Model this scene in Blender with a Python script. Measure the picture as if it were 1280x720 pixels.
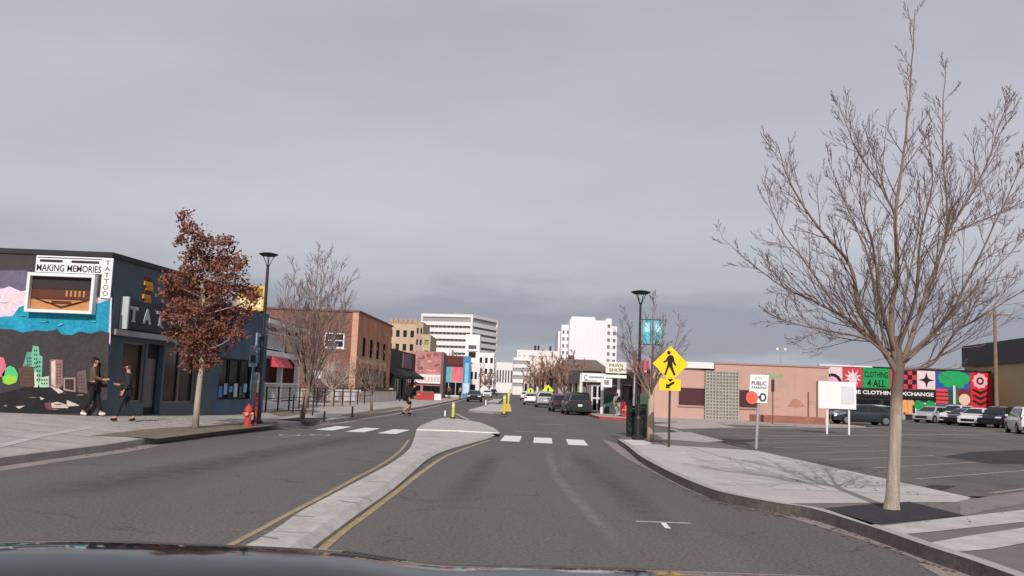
import bpy, math, random
from mathutils import Vector, Matrix
random.seed(7)
for o in list(bpy.data.objects): bpy.data.objects.remove(o)
sc = bpy.context.scene
COL = sc.collection
# ---------------------------------------------------------------- camera
F = 1107.0; TH = math.radians(2.2); H = 1.65
c_, s_ = math.cos(TH), math.sin(TH)
_vx, _vy = -10*c_+127*s_, 10*s_+127*c_
PIT = math.atan(_vy/F)
YAW = math.atan2(_vx, F*math.cos(PIT)+_vy*math.sin(PIT))
def ray(px, py):
    x = px-640; y = py-360
    X = x*c_+y*s_; Y = -x*s_+y*c_
    fy = F*math.cos(PIT)+Y*math.sin(PIT); fz = F*math.sin(PIT)-Y*math.cos(PIT)
    ca, sa = math.cos(YAW), math.sin(YAW)
    return Vector((X*ca-fy*sa, X*sa+fy*ca, fz))
def G(px, py, z=0.0):
    r = ray(px, py); t = (z-H)/r.z; return Vector((r.x*t, r.y*t, z))
def D(px, py, Y):
    r = ray(px, py); t = Y/r.y; return Vector((r.x*t, Y, H+r.z*t))
cam = bpy.data.cameras.new('camera'); camo = bpy.data.objects.new('camera', cam); COL.objects.link(camo)
cam.sensor_width = 36; cam.lens = F/1280*36; cam.clip_start = 0.05; cam.clip_end = 6000
camo.location = (0, 0, H)
fwd = ray(640, 360).normalized()
rgt = (ray(641, 360)-ray(640, 360)).normalized()
upv = rgt.cross(fwd).normalized()
camo.matrix_world = Matrix.Translation((0, 0, H)) @ Matrix((rgt, upv, -fwd)).transposed().to_4x4()
sc.camera = camo
# ---------------------------------------------------------------- sky, sun, exposure
SUN_EL = math.radians(33); SUN_DX = 0.07      # light travels (SUN_DX, 1) along the street
w = bpy.data.worlds.new('World'); sc.world = w; w.use_nodes = True
nt = w.node_tree; N = nt.nodes; L = nt.links; N.clear()
out = N.new('ShaderNodeOutputWorld'); bg = N.new('ShaderNodeBackground'); bg.inputs[1].default_value = 0.1
sky = N.new('ShaderNodeTexSky'); sky.sky_type = 'NISHITA'; sky.sun_disc = False
sky.sun_elevation = SUN_EL; sky.sun_rotation = math.radians(180+4); sky.air_density = 1.2; sky.dust_density = 2.0
tc = N.new('ShaderNodeTexCoord'); sep = N.new('ShaderNodeSeparateXYZ'); L.new(tc.outputs['Generated'], sep.inputs[0])
mp = N.new('ShaderNodeMapping'); mp.inputs['Scale'].default_value = (2.2, 2.2, 9); L.new(tc.outputs['Generated'], mp.inputs[0])
nz = N.new('ShaderNodeTexNoise'); nz.inputs['Scale'].default_value = 2.6; nz.inputs['Detail'].default_value = 6; nz.inputs['Roughness'].default_value = .55; L.new(mp.outputs[0], nz.inputs['Vector'])
# height perturbed by noise -> cloud layers
ma = N.new('ShaderNodeMath'); ma.operation = 'MULTIPLY_ADD'; L.new(nz.outputs['Fac'], ma.inputs[0]); ma.inputs[1].default_value = 0.105; L.new(sep.outputs['Z'], ma.inputs[2])
cr = N.new('ShaderNodeValToRGB'); L.new(ma.outputs[0], cr.inputs[0])
e = cr.color_ramp.elements
stops = [(0.0, (4.2, 4.6, 5.5)), (0.078, (4.5, 4.9, 5.7)), (0.1, (3.4, 3.55, 4.25)), (0.142, (3.25, 3.35, 4.1)), (0.175, (4.65, 4.75, 5.3)), (0.235, (5.5, 5.45, 6.05)), (0.45, (5.0, 5.0, 5.65)), (1.0, (4.6, 4.7, 5.4))]
for i, (p, c) in enumerate(stops):
    el = e[i] if i < 2 else e.new(p)
    el.position = p; el.color = (*[v/8 for v in c], 1)
sc8 = N.new('ShaderNodeVectorMath'); sc8.operation = 'SCALE'; sc8.inputs['Scale'].default_value = 8; L.new(cr.outputs[0], sc8.inputs[0])
mp2 = N.new('ShaderNodeMapping'); mp2.inputs['Scale'].default_value = (1, 1, 3.5); L.new(tc.outputs['Generated'], mp2.inputs[0])
nz2 = N.new('ShaderNodeTexNoise'); nz2.inputs['Scale'].default_value = 1.7; nz2.inputs['Detail'].default_value = 5; L.new(mp2.outputs[0], nz2.inputs['Vector'])
mr = N.new('ShaderNodeMapRange'); mr.inputs[1].default_value = .3; mr.inputs[2].default_value = .7; mr.inputs[3].default_value = .88; mr.inputs[4].default_value = 1.08; L.new(nz2.outputs['Fac'], mr.inputs[0])
vm = N.new('ShaderNodeVectorMath'); vm.operation = 'SCALE'; L.new(sc8.outputs[0], vm.inputs[0]); L.new(mr.outputs[0], vm.inputs['Scale'])
mx = N.new('ShaderNodeMix'); mx.data_type = 'RGBA'; mx.inputs[0].default_value = 0.93; L.new(sky.outputs[0], mx.inputs[6]); L.new(vm.outputs[0], mx.inputs[7])
L.new(mx.outputs[2], bg.inputs[0]); L.new(bg.outputs[0], out.inputs[0])
sun = bpy.data.lights.new('sun', 'SUN'); sun.energy = 3.5; sun.angle = math.radians(0.53); sun.color = (1.0, .94, .87)
suno = bpy.data.objects.new('sun', sun); COL.objects.link(suno)
ld = Vector((SUN_DX, 1, -math.tan(SUN_EL)*math.hypot(SUN_DX, 1))).normalized()
suno.rotation_euler = ld.to_track_quat('-Z', 'Y').to_euler(); suno.location = (0, -20, 30)
sc.view_settings.view_transform = 'Standard'; sc.view_settings.look = 'None'
sc.view_settings.exposure = 0.0; sc.view_settings.gamma = 1
# ---------------------------------------------------------------- materials
def lin(r, g, b):
    f = lambda v: (v/255/12.92) if v/255 <= .04045 else ((v/255+.055)/1.055)**2.4
    return (f(r), f(g), f(b))
MATS = {}
def mat(name, rgb, rough=.8, var=.15, scale=3.0, bump=0.0, metal=0.0, spec=.4, stretch=(1, 1, 1), fine=None, lin_=False):
    if name in MATS: return MATS[name]
    m = bpy.data.materials.new(name); m.use_nodes = True; n = m.node_tree.nodes; l = m.node_tree.links
    b = n['Principled BSDF']; b.inputs['Roughness'].default_value = rough; b.inputs['Metallic'].default_value = metal
    b.inputs['Specular IOR Level'].default_value = spec
    col = rgb if lin_ else lin(*rgb)
    if var > 0:
        t = n.new('ShaderNodeTexCoord'); mpp = n.new('ShaderNodeMapping'); mpp.inputs['Scale'].default_value = stretch
        l.new(t.outputs['Object'], mpp.inputs[0])
        a = n.new('ShaderNodeTexNoise'); a.inputs['Scale'].default_value = scale; a.inputs['Detail'].default_value = 8; a.inputs['Roughness'].default_value = .6
        l.new(mpp.outputs[0], a.inputs['Vector'])
        r = n.new('ShaderNodeMapRange'); r.inputs[1].default_value = .25; r.inputs[2].default_value = .75; r.inputs[3].default_value = 1-var; r.inputs[4].default_value = 1+var
        l.new(a.outputs['Fac'], r.inputs[0])
        v = n.new('ShaderNodeVectorMath'); v.operation = 'SCALE'; v.inputs[0].default_value = col; l.new(r.outputs[0], v.inputs['Scale'])
        last = v.outputs[0]
        if fine:
            a2 = n.new('ShaderNodeTexNoise'); a2.inputs['Scale'].default_value = fine[0]; a2.inputs['Detail'].default_value = 3; l.new(t.outputs['Object'], a2.inputs['Vector'])
            r2 = n.new('ShaderNodeMapRange'); r2.inputs[1].default_value = .3; r2.inputs[2].default_value = .7; r2.inputs[3].default_value = 1-fine[1]; r2.inputs[4].default_value = 1+fine[1]
            l.new(a2.outputs['Fac'], r2.inputs[0])
            v2 = n.new('ShaderNodeVectorMath'); v2.operation = 'SCALE'; l.new(last, v2.inputs[0]); l.new(r2.outputs[0], v2.inputs['Scale']); last = v2.outputs[0]
        l.new(last, b.inputs['Base Color'])
        if bump:
            bp = n.new('ShaderNodeBump'); bp.inputs['Strength'].default_value = bump; bp.inputs['Distance'].default_value = .02
            l.new((a2 if fine else a).outputs['Fac'], bp.inputs['Height']); l.new(bp.outputs[0], b.inputs['Normal'])
    else: b.inputs['Base Color'].default_value = (*col, 1)
    MATS[name] = m; return m
def brick(name, c1, c2, mortar, s=1.0, bw=.22, bh=.075, axis='x'):
    if name in MATS: return MATS[name]
    m = bpy.data.materials.new(name); m.use_nodes = True; n = m.node_tree.nodes; l = m.node_tree.links
    b = n['Principled BSDF']; b.inputs['Roughness'].default_value = .9
    t = n.new('ShaderNodeTexCoord'); g = n.new('ShaderNodeSeparateXYZ'); l.new(t.outputs['Object'], g.inputs[0])
    ad = n.new('ShaderNodeMath'); ad.operation = 'ADD'; l.new(g.outputs['X'], ad.inputs[0]); l.new(g.outputs['Y'], ad.inputs[1])
    cb = n.new('ShaderNodeCombineXYZ'); l.new(ad.outputs[0], cb.inputs[0]); l.new(g.outputs['Z'], cb.inputs[1])
    br = n.new('ShaderNodeTexBrick'); br.inputs['Color1'].default_value = (*lin(*c1), 1); br.inputs['Color2'].default_value = (*lin(*c2), 1); br.inputs['Mortar'].default_value = (*lin(*mortar), 1)
    br.inputs['Scale'].default_value = s; br.inputs['Brick Width'].default_value = bw; br.inputs['Row Height'].default_value = bh; br.inputs['Mortar Size'].default_value = .008
    l.new(cb.outputs[0], br.inputs['Vector'])
    a = n.new('ShaderNodeTexNoise'); a.inputs['Scale'].default_value = .7; a.inputs['Detail'].default_value = 7; l.new(t.outputs['Object'], a.inputs['Vector'])
    r = n.new('ShaderNodeMapRange'); r.inputs[1].default_value = .3; r.inputs[2].default_value = .7; r.inputs[3].default_value = .75; r.inputs[4].default_value = 1.25; l.new(a.outputs['Fac'], r.inputs[0])
    v = n.new('ShaderNodeVectorMath'); v.operation = 'SCALE'; l.new(br.outputs['Color'], v.inputs[0]); l.new(r.outputs[0], v.inputs['Scale'])
    l.new(v.outputs[0], b.inputs['Base Color']); MATS[name] = m; return m
asphalt = mat('asphalt', (100, 95, 94), .92, .16, .22, .35, stretch=(2.2, .35, 1), fine=(24, .3), spec=.25)
def cracks(m, scale, wdt, amt):
    n = m.node_tree.nodes; l = m.node_tree.links; b = n['Principled BSDF']; src = b.inputs['Base Color'].links[0].from_socket
    t = n.new('ShaderNodeTexCoord'); z = n.new('ShaderNodeTexNoise'); z.inputs['Scale'].default_value = 1.3; z.inputs['Detail'].default_value = 6; l.new(t.outputs['Object'], z.inputs['Vector'])
    v = n.new('ShaderNodeVectorMath'); v.operation = 'MULTIPLY_ADD'; l.new(z.outputs['Color'], v.inputs[0]); v.inputs[1].default_value = (1.6, 1.6, 0); l.new(t.outputs['Object'], v.inputs[2])
    vo = n.new('ShaderNodeTexVoronoi'); vo.feature = 'DISTANCE_TO_EDGE'; vo.inputs['Scale'].default_value = scale; l.new(v.outputs[0], vo.inputs['Vector'])
    r = n.new('ShaderNodeMapRange'); r.inputs[1].default_value = 0; r.inputs[2].default_value = wdt; r.inputs[3].default_value = 1-amt; r.inputs[4].default_value = 1; l.new(vo.outputs['Distance'], r.inputs[0])
    z2 = n.new('ShaderNodeTexNoise'); z2.inputs['Scale'].default_value = .5; l.new(t.outputs['Object'], z2.inputs['Vector'])
    r2 = n.new('ShaderNodeMapRange'); r2.inputs[1].default_value = .45; r2.inputs[2].default_value = .6; r2.inputs[3].default_value = 1; r2.inputs[4].default_value = 0; l.new(z2.outputs['Fac'], r2.inputs[0])
    mxx = n.new('ShaderNodeMath'); mxx.operation = 'MAXIMUM'; l.new(r.outputs[0], mxx.inputs[0]); l.new(r2.outputs[0], mxx.inputs[1])
    s2 = n.new('ShaderNodeVectorMath'); s2.operation = 'SCALE'; l.new(src, s2.inputs[0]); l.new(mxx.outputs[0], s2.inputs['Scale']); l.new(s2.outputs[0], b.inputs['Base Color'])
cracks(asphalt, .22, .006, .35)
asphalt_lot = mat('asphalt_lot', (98, 92, 88), .92, .4, .22, .25, fine=(24, .25), spec=.25)
cracks(asphalt_lot, .3, .01, .45)
asphalt_side = mat('asphalt_side', (94, 90, 88), .92, .15, .4, .2, fine=(30, .2), spec=.25)
dark_patch = mat('dark_patch', (62, 58, 58), .95, .2, .8, .2, fine=(30, .2), spec=.2)
concrete = mat('concrete', (180, 174, 170), .9, .12, .8, .12, fine=(14, .07))
concrete_old = mat('concrete_old', (166, 158, 153), .9, .2, 1.2, .15, fine=(18, .12))
gutter = mat('gutter', (140, 130, 125), .9, .2, 1.5, .1, fine=(20, .12))
curbm = mat('curb_concrete', (150, 142, 138), .9, .22, 2.0, .1, fine=(20, .15))
paver = mat('dark_paver', (112, 104, 101), .9, .12, 1.5, .15, fine=(40, .15))
mulch = mat('black_mulch', (48, 46, 50), .95, .3, 6, .6, fine=(50, .5))
soil = mat('dry_soil', (116, 104, 88), .95, .3, 3, .4, fine=(40, .3))
white_paint = mat('white_paint', (222, 220, 218), .8, .12, 4, fine=(25, .12))
worn_white = mat('worn_white_paint', (168, 164, 160), .85, .25, 3, fine=(25, .25))
yellow_paint = mat('yellow_paint', (156, 138, 106), .85, .25, 3, fine=(30, .25))
lot_paint = mat('lot_paint', (146, 137, 120), .85, .25, 3, fine=(30, .25))
red_paint = mat('red_paint', (180, 70, 70), .8, .2, 3)
black_metal = mat('black_metal', (34, 33, 36), .5, .1, 5, spec=.5)
galv = mat('galvanised', (170, 168, 168), .5, .12, 4, metal=.3)
white_metal = mat('white_metal', (225, 225, 225), .6, .05, 4)
sign_back = mat('sign_white', (232, 232, 232), .6, .03, 3)
sign_yellow = mat('sign_yellow', (240, 205, 10), .5, .04, 3)
sign_lime = mat('sign_lime', (205, 225, 20), .5, .04, 3)
black = mat('matte_black', (22, 20, 20), .7, .05, 3)
glass = mat('dark_glass', (26, 30, 34), .12, .25, .8, spec=.6)
glass_mid = mat('office_glass', (72, 76, 82), .2, .15, .3, spec=.6)
bark_light = mat('bark_light', (176, 158, 138), .95, .25, 6, .6, stretch=(2, 2, .4), fine=(60, .3))
bark_mid = mat('bark_mid', (128, 110, 98), .95, .2, 5, .3)
bark_dark = mat('bark_twig', (124, 104, 100), .95, .2, 5)
def tree_bark(z0, z1):
    m = mat('street_tree_bark', (166, 152, 138), .95, .4, 9, .8, stretch=(3.5, 3.5, .22), fine=(70, .14)); n = m.node_tree.nodes; l = m.node_tree.links; b = n['Principled BSDF']
    src = b.inputs['Base Color'].links[0].from_socket; t = n.new('ShaderNodeTexCoord'); g = n.new('ShaderNodeSeparateXYZ'); l.new(t.outputs['Object'], g.inputs[0])
    z = n.new('ShaderNodeTexNoise'); z.inputs['Scale'].default_value = 5; z.inputs['Detail'].default_value = 5; l.new(t.outputs['Object'], z.inputs['Vector'])
    a = n.new('ShaderNodeMath'); a.operation = 'ADD'; l.new(g.outputs['Z'], a.inputs[0]); l.new(z.outputs['Fac'], a.inputs[1])
    r = n.new('ShaderNodeMapRange'); r.inputs[1].default_value = z0+.5; r.inputs[2].default_value = z1+.5; l.new(a.outputs[0], r.inputs[0])
    mx_ = n.new('ShaderNodeMix'); mx_.data_type = 'RGBA'; l.new(r.outputs[0], mx_.inputs[0]); l.new(src, mx_.inputs[6]); mx_.inputs[7].default_value = (*lin(116, 100, 92), 1); l.new(mx_.outputs[2], b.inputs['Base Color']); return m
leaf_red = mat('russet_leaf', (122, 76, 62), .85, .55, 1.8, fine=(9, .45))
white_wall = mat('white_wall', (226, 222, 220), .85, .06, .3)
tan_wall = mat('tan_wall', (188, 166, 142), .9, .08, .4)
# ---------------------------------------------------------------- mesh building
class MB:
    def __init__(s): s.v = []; s.f = []; s.m = []; s.mats = []
    def mi(s, m):
        if m not in s.mats: s.mats.append(m)
        return s.mats.index(m)
    def add(s, vs, fs, m):
        b = len(s.v); s.v += [Vector(p) for p in vs]; k = s.mi(m)
        for f in fs: s.f.append([b+i for i in f]); s.m.append(k)
    def hexa(s, a, m): # 8 pts: bottom 4 ccw, top 4 ccw
        s.add(a, [(3, 2, 1, 0), (4, 5, 6, 7), (0, 1, 5, 4), (1, 2, 6, 5), (2, 3, 7, 6), (3, 0, 4, 7)], m)
    def box(s, c, sz, m, rz=0.0, tap=1.0):
        x, y, z = sz[0]/2, sz[1]/2, sz[2]/2; C = Vector(c); R = Matrix.Rotation(rz, 3, 'Z')
        pts = [C+R@Vector(p) for p in [(-x, -y, -z), (x, -y, -z), (x, y, -z), (-x, y, -z), (-x*tap, -y*tap, z), (x*tap, -y*tap, z), (x*tap, y*tap, z), (-x*tap, y*tap, z)]]
        s.hexa(pts, m)
    def prism(s, pts, z0, z1, m, side=None, bottom=True):
        n = len(pts)
        a = sum(pts[i][0]*pts[(i+1) % n][1]-pts[(i+1) % n][0]*pts[i][1] for i in range(n))
        if a < 0: pts = pts[::-1]
        g = lambda z, i: z[i] if isinstance(z, (list, tuple)) else z
        if isinstance(z1, (list, tuple)) and a < 0: z1 = z1[::-1]
        vs = [(p[0], p[1], g(z0, i)) for i, p in enumerate(pts)]+[(p[0], p[1], g(z1, i)) for i, p in enumerate(pts)]
        s.add(vs, [list(range(n, 2*n))]+([list(range(n))[::-1]] if bottom else []), m)
        s.add(vs, [(i, (i+1) % n, n+(i+1) % n, n+i) for i in range(n)], side or m)
    def extr(s, pts, d, m): # planar polygon (3d) extruded by vector d
        n = len(pts); P = [Vector(p) for p in pts]; d = Vector(d)
        nn = Vector((0, 0, 0))
        for i in range(n): nn += P[i].cross(P[(i+1) % n])
        if nn.dot(d) < 0: P = P[::-1]
        s.add(P+[p+d for p in P], [list(range(n))[::-1], list(range(n, 2*n))]+[(i, (i+1) % n, n+(i+1) % n, n+i) for i in range(n)], m)
    def tube(s, pts, rads, m, k=6, cap=True):
        P = [Vector(p) for p in pts]
        if not isinstance(rads, (list, tuple)): rads = [rads]*len(P)
        b = len(s.v); mi = s.mi(m)
        ref = Vector((1, 0, 0))
        for i, p in enumerate(P):
            t = (P[min(i+1, len(P)-1)]-P[max(i-1, 0)])
            if t.length < 1e-9: t = Vector((0, 0, 1))
            t.normalize()
            r = ref-t*ref.dot(t)
            if r.length < .15: ref = Vector((0, 1, 0)); r = ref-t*ref.dot(t)
            r.normalize(); ref = r; q = t.cross(r)
            for j in range(k):
                a = 2*math.pi*j/k; s.v.append(p+(r*math.cos(a)+q*math.sin(a))*rads[i])
        for i in range(len(P)-1):
            for j in range(k):
                s.f.append([b+i*k+j, b+i*k+(j+1) % k, b+(i+1)*k+(j+1) % k, b+(i+1)*k+j]); s.m.append(mi)
        if cap and k > 3:
            s.f.append([b+j for j in range(k)][::-1]); s.m.append(mi)
            s.f.append([b+(len(P)-1)*k+j for j in range(k)]); s.m.append(mi)
    def lathe(s, prof, c, m, k=14):
        b = len(s.v); mi = s.mi(m); c = Vector(c)
        for r, z in prof:
            for j in range(k):
                a = 2*math.pi*j/k; s.v.append(c+Vector((r*math.cos(a), r*math.sin(a), z)))
        for i in range(len(prof)-1):
            for j in range(k):
                s.f.append([b+i*k+j, b+i*k+(j+1) % k, b+(i+1)*k+(j+1) % k, b+(i+1)*k+j]); s.m.append(mi)
        s.f.append([b+j for j in range(k)][::-1]); s.m.append(mi)
        s.f.append([b+(len(prof)-1)*k+j for j in range(k)]); s.m.append(mi)
def obj(name, mb, parent=None, loc=None, smooth=False):
    me = bpy.data.meshes.new(name)
    root = parent
    while root is not None and root.parent is not None: root = root.parent
    off = Vector(root['_o']) if root is not None else (Vector(loc) if loc is not None else Vector((0, 0, 0)))
    me.from_pydata([v-off for v in mb.v], [], mb.f)
    for m in mb.mats: me.materials.append(m)
    me.polygons.foreach_set('material_index', mb.m)
    if smooth: me.polygons.foreach_set('use_smooth', [True]*len(me.polygons))
    me.update()
    o = bpy.data.objects.new(name, me); COL.objects.link(o)
    if parent is not None: o.parent = parent
    elif loc is not None: o.location = loc
    return o
def tag(o, label=None, cat=None, group=None, kind=None):
    if label: o['label'] = label
    if cat: o['category'] = cat
    if group: o['group'] = group
    if kind: o['kind'] = kind
    return o
def thing(name, label, cat, loc=(0, 0, 0), group=None, rz=0):
    o = bpy.data.objects.new(name, None); COL.objects.link(o); o.empty_display_size = .2
    o.location = loc; o['_o'] = tuple(loc); o.rotation_euler.z = rz
    return tag(o, label, cat, group)
def struct(name, mb, **k): return tag(obj(name, mb, **k), kind='structure')
def dup(root, loc, rz=0, label=None, group=None, scale=None):
    r = root.copy(); COL.objects.link(r); r.location = loc; r.rotation_euler.z = rz
    if scale: r.scale = (scale,)*3
    if label: r['label'] = label
    if group: r['group'] = group
    for ch in list(root.children):
        c = ch.copy(); COL.objects.link(c); c.parent = r
        for g in list(ch.children):
            d = g.copy(); COL.objects.link(d); d.parent = c
    return r
class Plane:
    """a vertical wall plane: P0 on the ground, u along the wall, n outward"""
    def __init__(s, p0, p1, flip=False):
        s.p = Vector((p0[0], p0[1], 0)); d = Vector((p1[0]-p0[0], p1[1]-p0[1], 0)); s.L = d.length; s.u = d.normalized()
        s.n = Vector((s.u.y, -s.u.x, 0))
        if flip: s.n = -s.n
    def uv(s, px, py):
        r = ray(px, py); t = (s.p-Vector((0, 0, H))).dot(s.n)/r.dot(s.n); q = Vector((0, 0, H))+r*t
        return ((q-s.p).dot(s.u), q.z)
    def pt(s, u, z, d=0.0): return s.p+s.u*u+s.n*d+Vector((0, 0, z))
    def box(s, mb, u0, u1, z0, z1, d0, d1, m):
        a = [s.pt(u0, z0, d1), s.pt(u1, z0, d1), s.pt(u1, z0, d0), s.pt(u0, z0, d0)]
        if (a[1]-a[0]).cross(a[3]-a[0]).z < 0: a = [a[0], a[3], a[2], a[1]]
        mb.hexa(a+[p+Vector((0, 0, z1-z0)) for p in a], m)
    def poly(s, mb, uvs, d0, d1, m): mb.extr([s.pt(u, z, d0) for u, z in uvs], s.n*(d1-d0), m)
    def pxpoly(s, mb, pxs, d0, d1, m): s.poly(mb, [s.uv(*p) for p in pxs], d0, d1, m)
    def wall(s, mb, u0, u1, z0, z1, th, m, holes=()):
        """wall of thickness th behind the plane with rectangular holes (u0,u1,z0,z1)"""
        us = sorted({u0, u1, *[h[0] for h in holes], *[h[1] for h in holes]})
        for a, b in zip(us, us[1:]):
            mid = (a+b)/2; hs = sorted([h for h in holes if h[0] <= mid <= h[1]], key=lambda h: h[2]); z = z0
            for h in hs:
                if h[2] > z+1e-4: s.box(mb, a, b, z, h[2], -th, 0, m)
                z = h[3]
            if z1 > z+1e-4: s.box(mb, a, b, z, z1, -th, 0, m)
def window(pl, hole, parent, frame_m, glass_m=None, fr=.06, nx=1, nz_=1, depth=.12, name='window', sill=None):
    a, b, z0, z1 = hole; g = .004; a += g; b -= g; z0 += g; z1 -= g
    mb = MB()
    pl.box(mb, a, a+fr, z0, z1, -depth, -depth+.06, frame_m); pl.box(mb, b-fr, b, z0, z1, -depth, -depth+.06, frame_m)
    pl.box(mb, a+fr, b-fr, z0, z0+fr, -depth, -depth+.06, frame_m); pl.box(mb, a+fr, b-fr, z1-fr, z1, -depth, -depth+.06, frame_m)
    for i in range(1, nx):
        u = a+(b-a)*i/nx; pl.box(mb, u-fr/2, u+fr/2, z0+fr, z1-fr, -depth, -depth+.055, frame_m)
    for i in range(1, nz_):
        z = z0+(z1-z0)*i/nz_; pl.box(mb, a+fr, b-fr, z-fr/2, z+fr/2, -depth, -depth+.05, frame_m)
    if sill: pl.box(mb, a-.06, b+.06, z0-.09, z0-.01, .003, .08, sill)
    o = obj(name, mb, parent)
    gb = MB(); pl.box(gb, a+.01, b-.01, z0+.01, z1-.01, -depth-.04, -depth-.02, glass_m or glass); obj('pane', gb, o)
    return o
def text(body, pl, u0, z0, wd, ht, m, parent, d=.02, ex=.012, name='lettering', bold=.0):
    cu = bpy.data.curves.new('t', 'FONT'); cu.body = body; cu.size = 1; cu.extrude = ex; cu.offset = bold; cu.resolution_u = 3
    to = bpy.data.objects.new('t', cu); COL.objects.link(to)
    dg = bpy.context.evaluated_depsgraph_get(); me0 = to.evaluated_get(dg).to_mesh()
    xs = [v.co.x for v in me0.vertices]; ys = [v.co.y for v in me0.vertices]
    x0, x1, y0, y1 = min(xs), max(xs), min(ys), max(ys); mb = MB()
    sgn = 1
    vs = [pl.pt(u0+(v.co.x-x0)/(x1-x0)*wd, z0+(v.co.y-y0)/(y1-y0)*ht, d+v.co.z) for v in me0.vertices]
    mb.add(vs, [list(p.vertices) for p in me0.polygons], m)
    to.to_mesh_clear(); bpy.data.objects.remove(to)
    return obj(name, mb, parent)
def sheet(name, pts, z, m, th=.0):
    mb = MB()
    P = [Vector((p[0], p[1], z)) for p in pts]
    a = sum(P[i].x*P[(i+1) % len(P)].y-P[(i+1) % len(P)].x*P[i].y for i in range(len(P)))
    if a < 0: P = P[::-1]
    mb.add(P, [list(range(len(P)))], m)
    return struct(name, mb)
def smooth_line(pts, n=4):
    """Catmull-Rom through 2d points"""
    P = [Vector((p[0], p[1])) for p in pts]; P = [P[0]*2-P[1]]+P+[P[-1]*2-P[-2]]; o = []
    for i in range(1, len(P)-2):
        for k in range(n):
            t = k/n; a, b, c, d = P[i-1:i+3]
            o.append(.5*((2*b)+(c-a)*t+(2*a-5*b+4*c-d)*t*t+(3*b-a-3*c+d)*t**3))
    o.append(P[-2]); return o
def offset_line(pts, d):
    o = []
    for i, p in enumerate(pts):
        t = (pts[min(i+1, len(pts)-1)]-pts[max(i-1, 0)]).normalized(); o.append(p+Vector((t.y, -t.x))*d)
    return o
def ribbon(name, a, b, z, m):
    mb = MB(); n = len(a)
    mb.add([(p.x, p.y, z) for p in a]+[(p.x, p.y, z) for p in b], [], m)
    for i in range(n-1):
        f = [i, i+1, n+i+1, n+i]
        q = [mb.v[j] for j in f]
        if (q[1]-q[0]).cross(q[2]-q[0]).z < 0: f = f[::-1]
        mb.f.append(f); mb.m.append(0)
    return struct(name, mb)
# ================================================================ GROUND
sheet('ground', [(-900, -300), (900, -300), (900, 2500), (-900, 2500)], -.03, mat('far_ground', (120, 112, 104), .95, .2, .05))
# left curb line, from the near end to the far end
LC = [(-8.6, -10), (-8.65, 5), (-8.65, 15.5), (-8.5, 19.2), (-8.6, 22.8), (-8.3, 28.3), (-7.9, 32), (-7.3, 35.7), (-6.95, 38.8), (-6.75, 46), (-6.4, 56), (-6.0, 88), (-6, 200), (-6, 420)]
LC = smooth_line(LC)
RC = [(4.55, -10), (4.55, 3)]+[tuple(G(x, y, .15)[:2]) for x, y in [(1264, 719), (1161, 684), (1086, 658), (1014, 636), (970, 629), (927, 621), (890, 612), (852, 597), (825, 584), (800, 570), (785, 558), (772, 549)]]
RC = smooth_line(RC)
RG = [(3.9, -10), (3.9, 3)]+[tuple(G(x, y, 0)[:2]) for x, y in [(1174, 720), (1146, 700), (1067, 672), (974, 644), (930, 635), (895, 625), (870, 617), (838, 602), (812, 588), (785, 574), (765, 560), (752, 549)]]
RG = smooth_line(RG)
sheet('road', [(-9.6, -12), (5.6, -12), (8.5, 33), (30, 36), (34, 60), (7.5, 61), (6.6, 420), (-6.5, 420), (-7.8, 60), (-9.6, 30)], 0, asphalt)
# ---- left sidewalk with a gentle rise to the buildings
def lz(x, y):
    hb = .36 if y < 28 else (.36-(y-28)/10*.21 if y < 38 else .15)
    t = min(1, max(0, (-x-8.6)/3.6)); return .15+(hb-.15)*t
mb = MB()
ys = [p.y for p in LC]
rows = []
for p in LC:
    base = p.x; row = [(base, p.y, 0), (base, p.y, .15), (base-.16, p.y, .152)]
    for k in range(1, 5):
        x = base-.16+(-12.4-base+.16)*k/4; row.append((x, p.y, lz(x, p.y)+.002))
    row.append((-16, p.y, lz(-16, p.y)+.002)); row.append((-70, p.y, lz(-70, p.y)+.002)); rows.append(row)
n = len(rows[0]); mb.v = [Vector(q) for r in rows for q in r]; kc, kk = mb.mi(concrete_old), mb.mi(curbm)
for i in range(len(rows)-1):
    for j in range(n-1):
        mb.f.append([i*n+j, i*n+j+1, (i+1)*n+j+1, (i+1)*n+j][::-1]); mb.m.append(kk if j < 2 else kc)
struct('left_sidewalk', mb)
for i, (y0) in enumerate([]): pass
ribbon('left_gutter', LC, offset_line(LC, .42), .004, gutter)
def left_patch(name, px, m, dz=.008):
    pts = []
    for (x, y) in px:
        z = .2
        for _ in range(6): q = G(x, y, z); z = lz(q.x, q.y)
        pts.append(Vector((q.x, q.y, z+dz)))
    a = sum(pts[i].x*pts[(i+1) % len(pts)].y-pts[(i+1) % len(pts)].x*pts[i].y for i in range(len(pts)))
    if a < 0: pts = pts[::-1]
    mb = MB(); mb.add(pts, [list(range(len(pts)))], m); return struct(name, mb)
left_patch('driveway_apron', [(0, 560), (60, 545), (120, 535), (0, 524)], concrete)
left_patch('dirt_strip', [(112, 545), (190, 536), (300, 530), (345, 527), (352, 531), (260, 541), (196, 549), (160, 546)], soil)
left_patch('tree_pit', [(345, 525), (372, 522), (412, 523), (388, 528)], mulch)
left_patch('dark_verge', [(335, 516), (345, 513), (392, 512), (402, 515), (350, 521)], soil)
left_patch('verge_beyond', [(425, 519), (500, 508), (508, 510), (440, 521)], soil)
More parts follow.
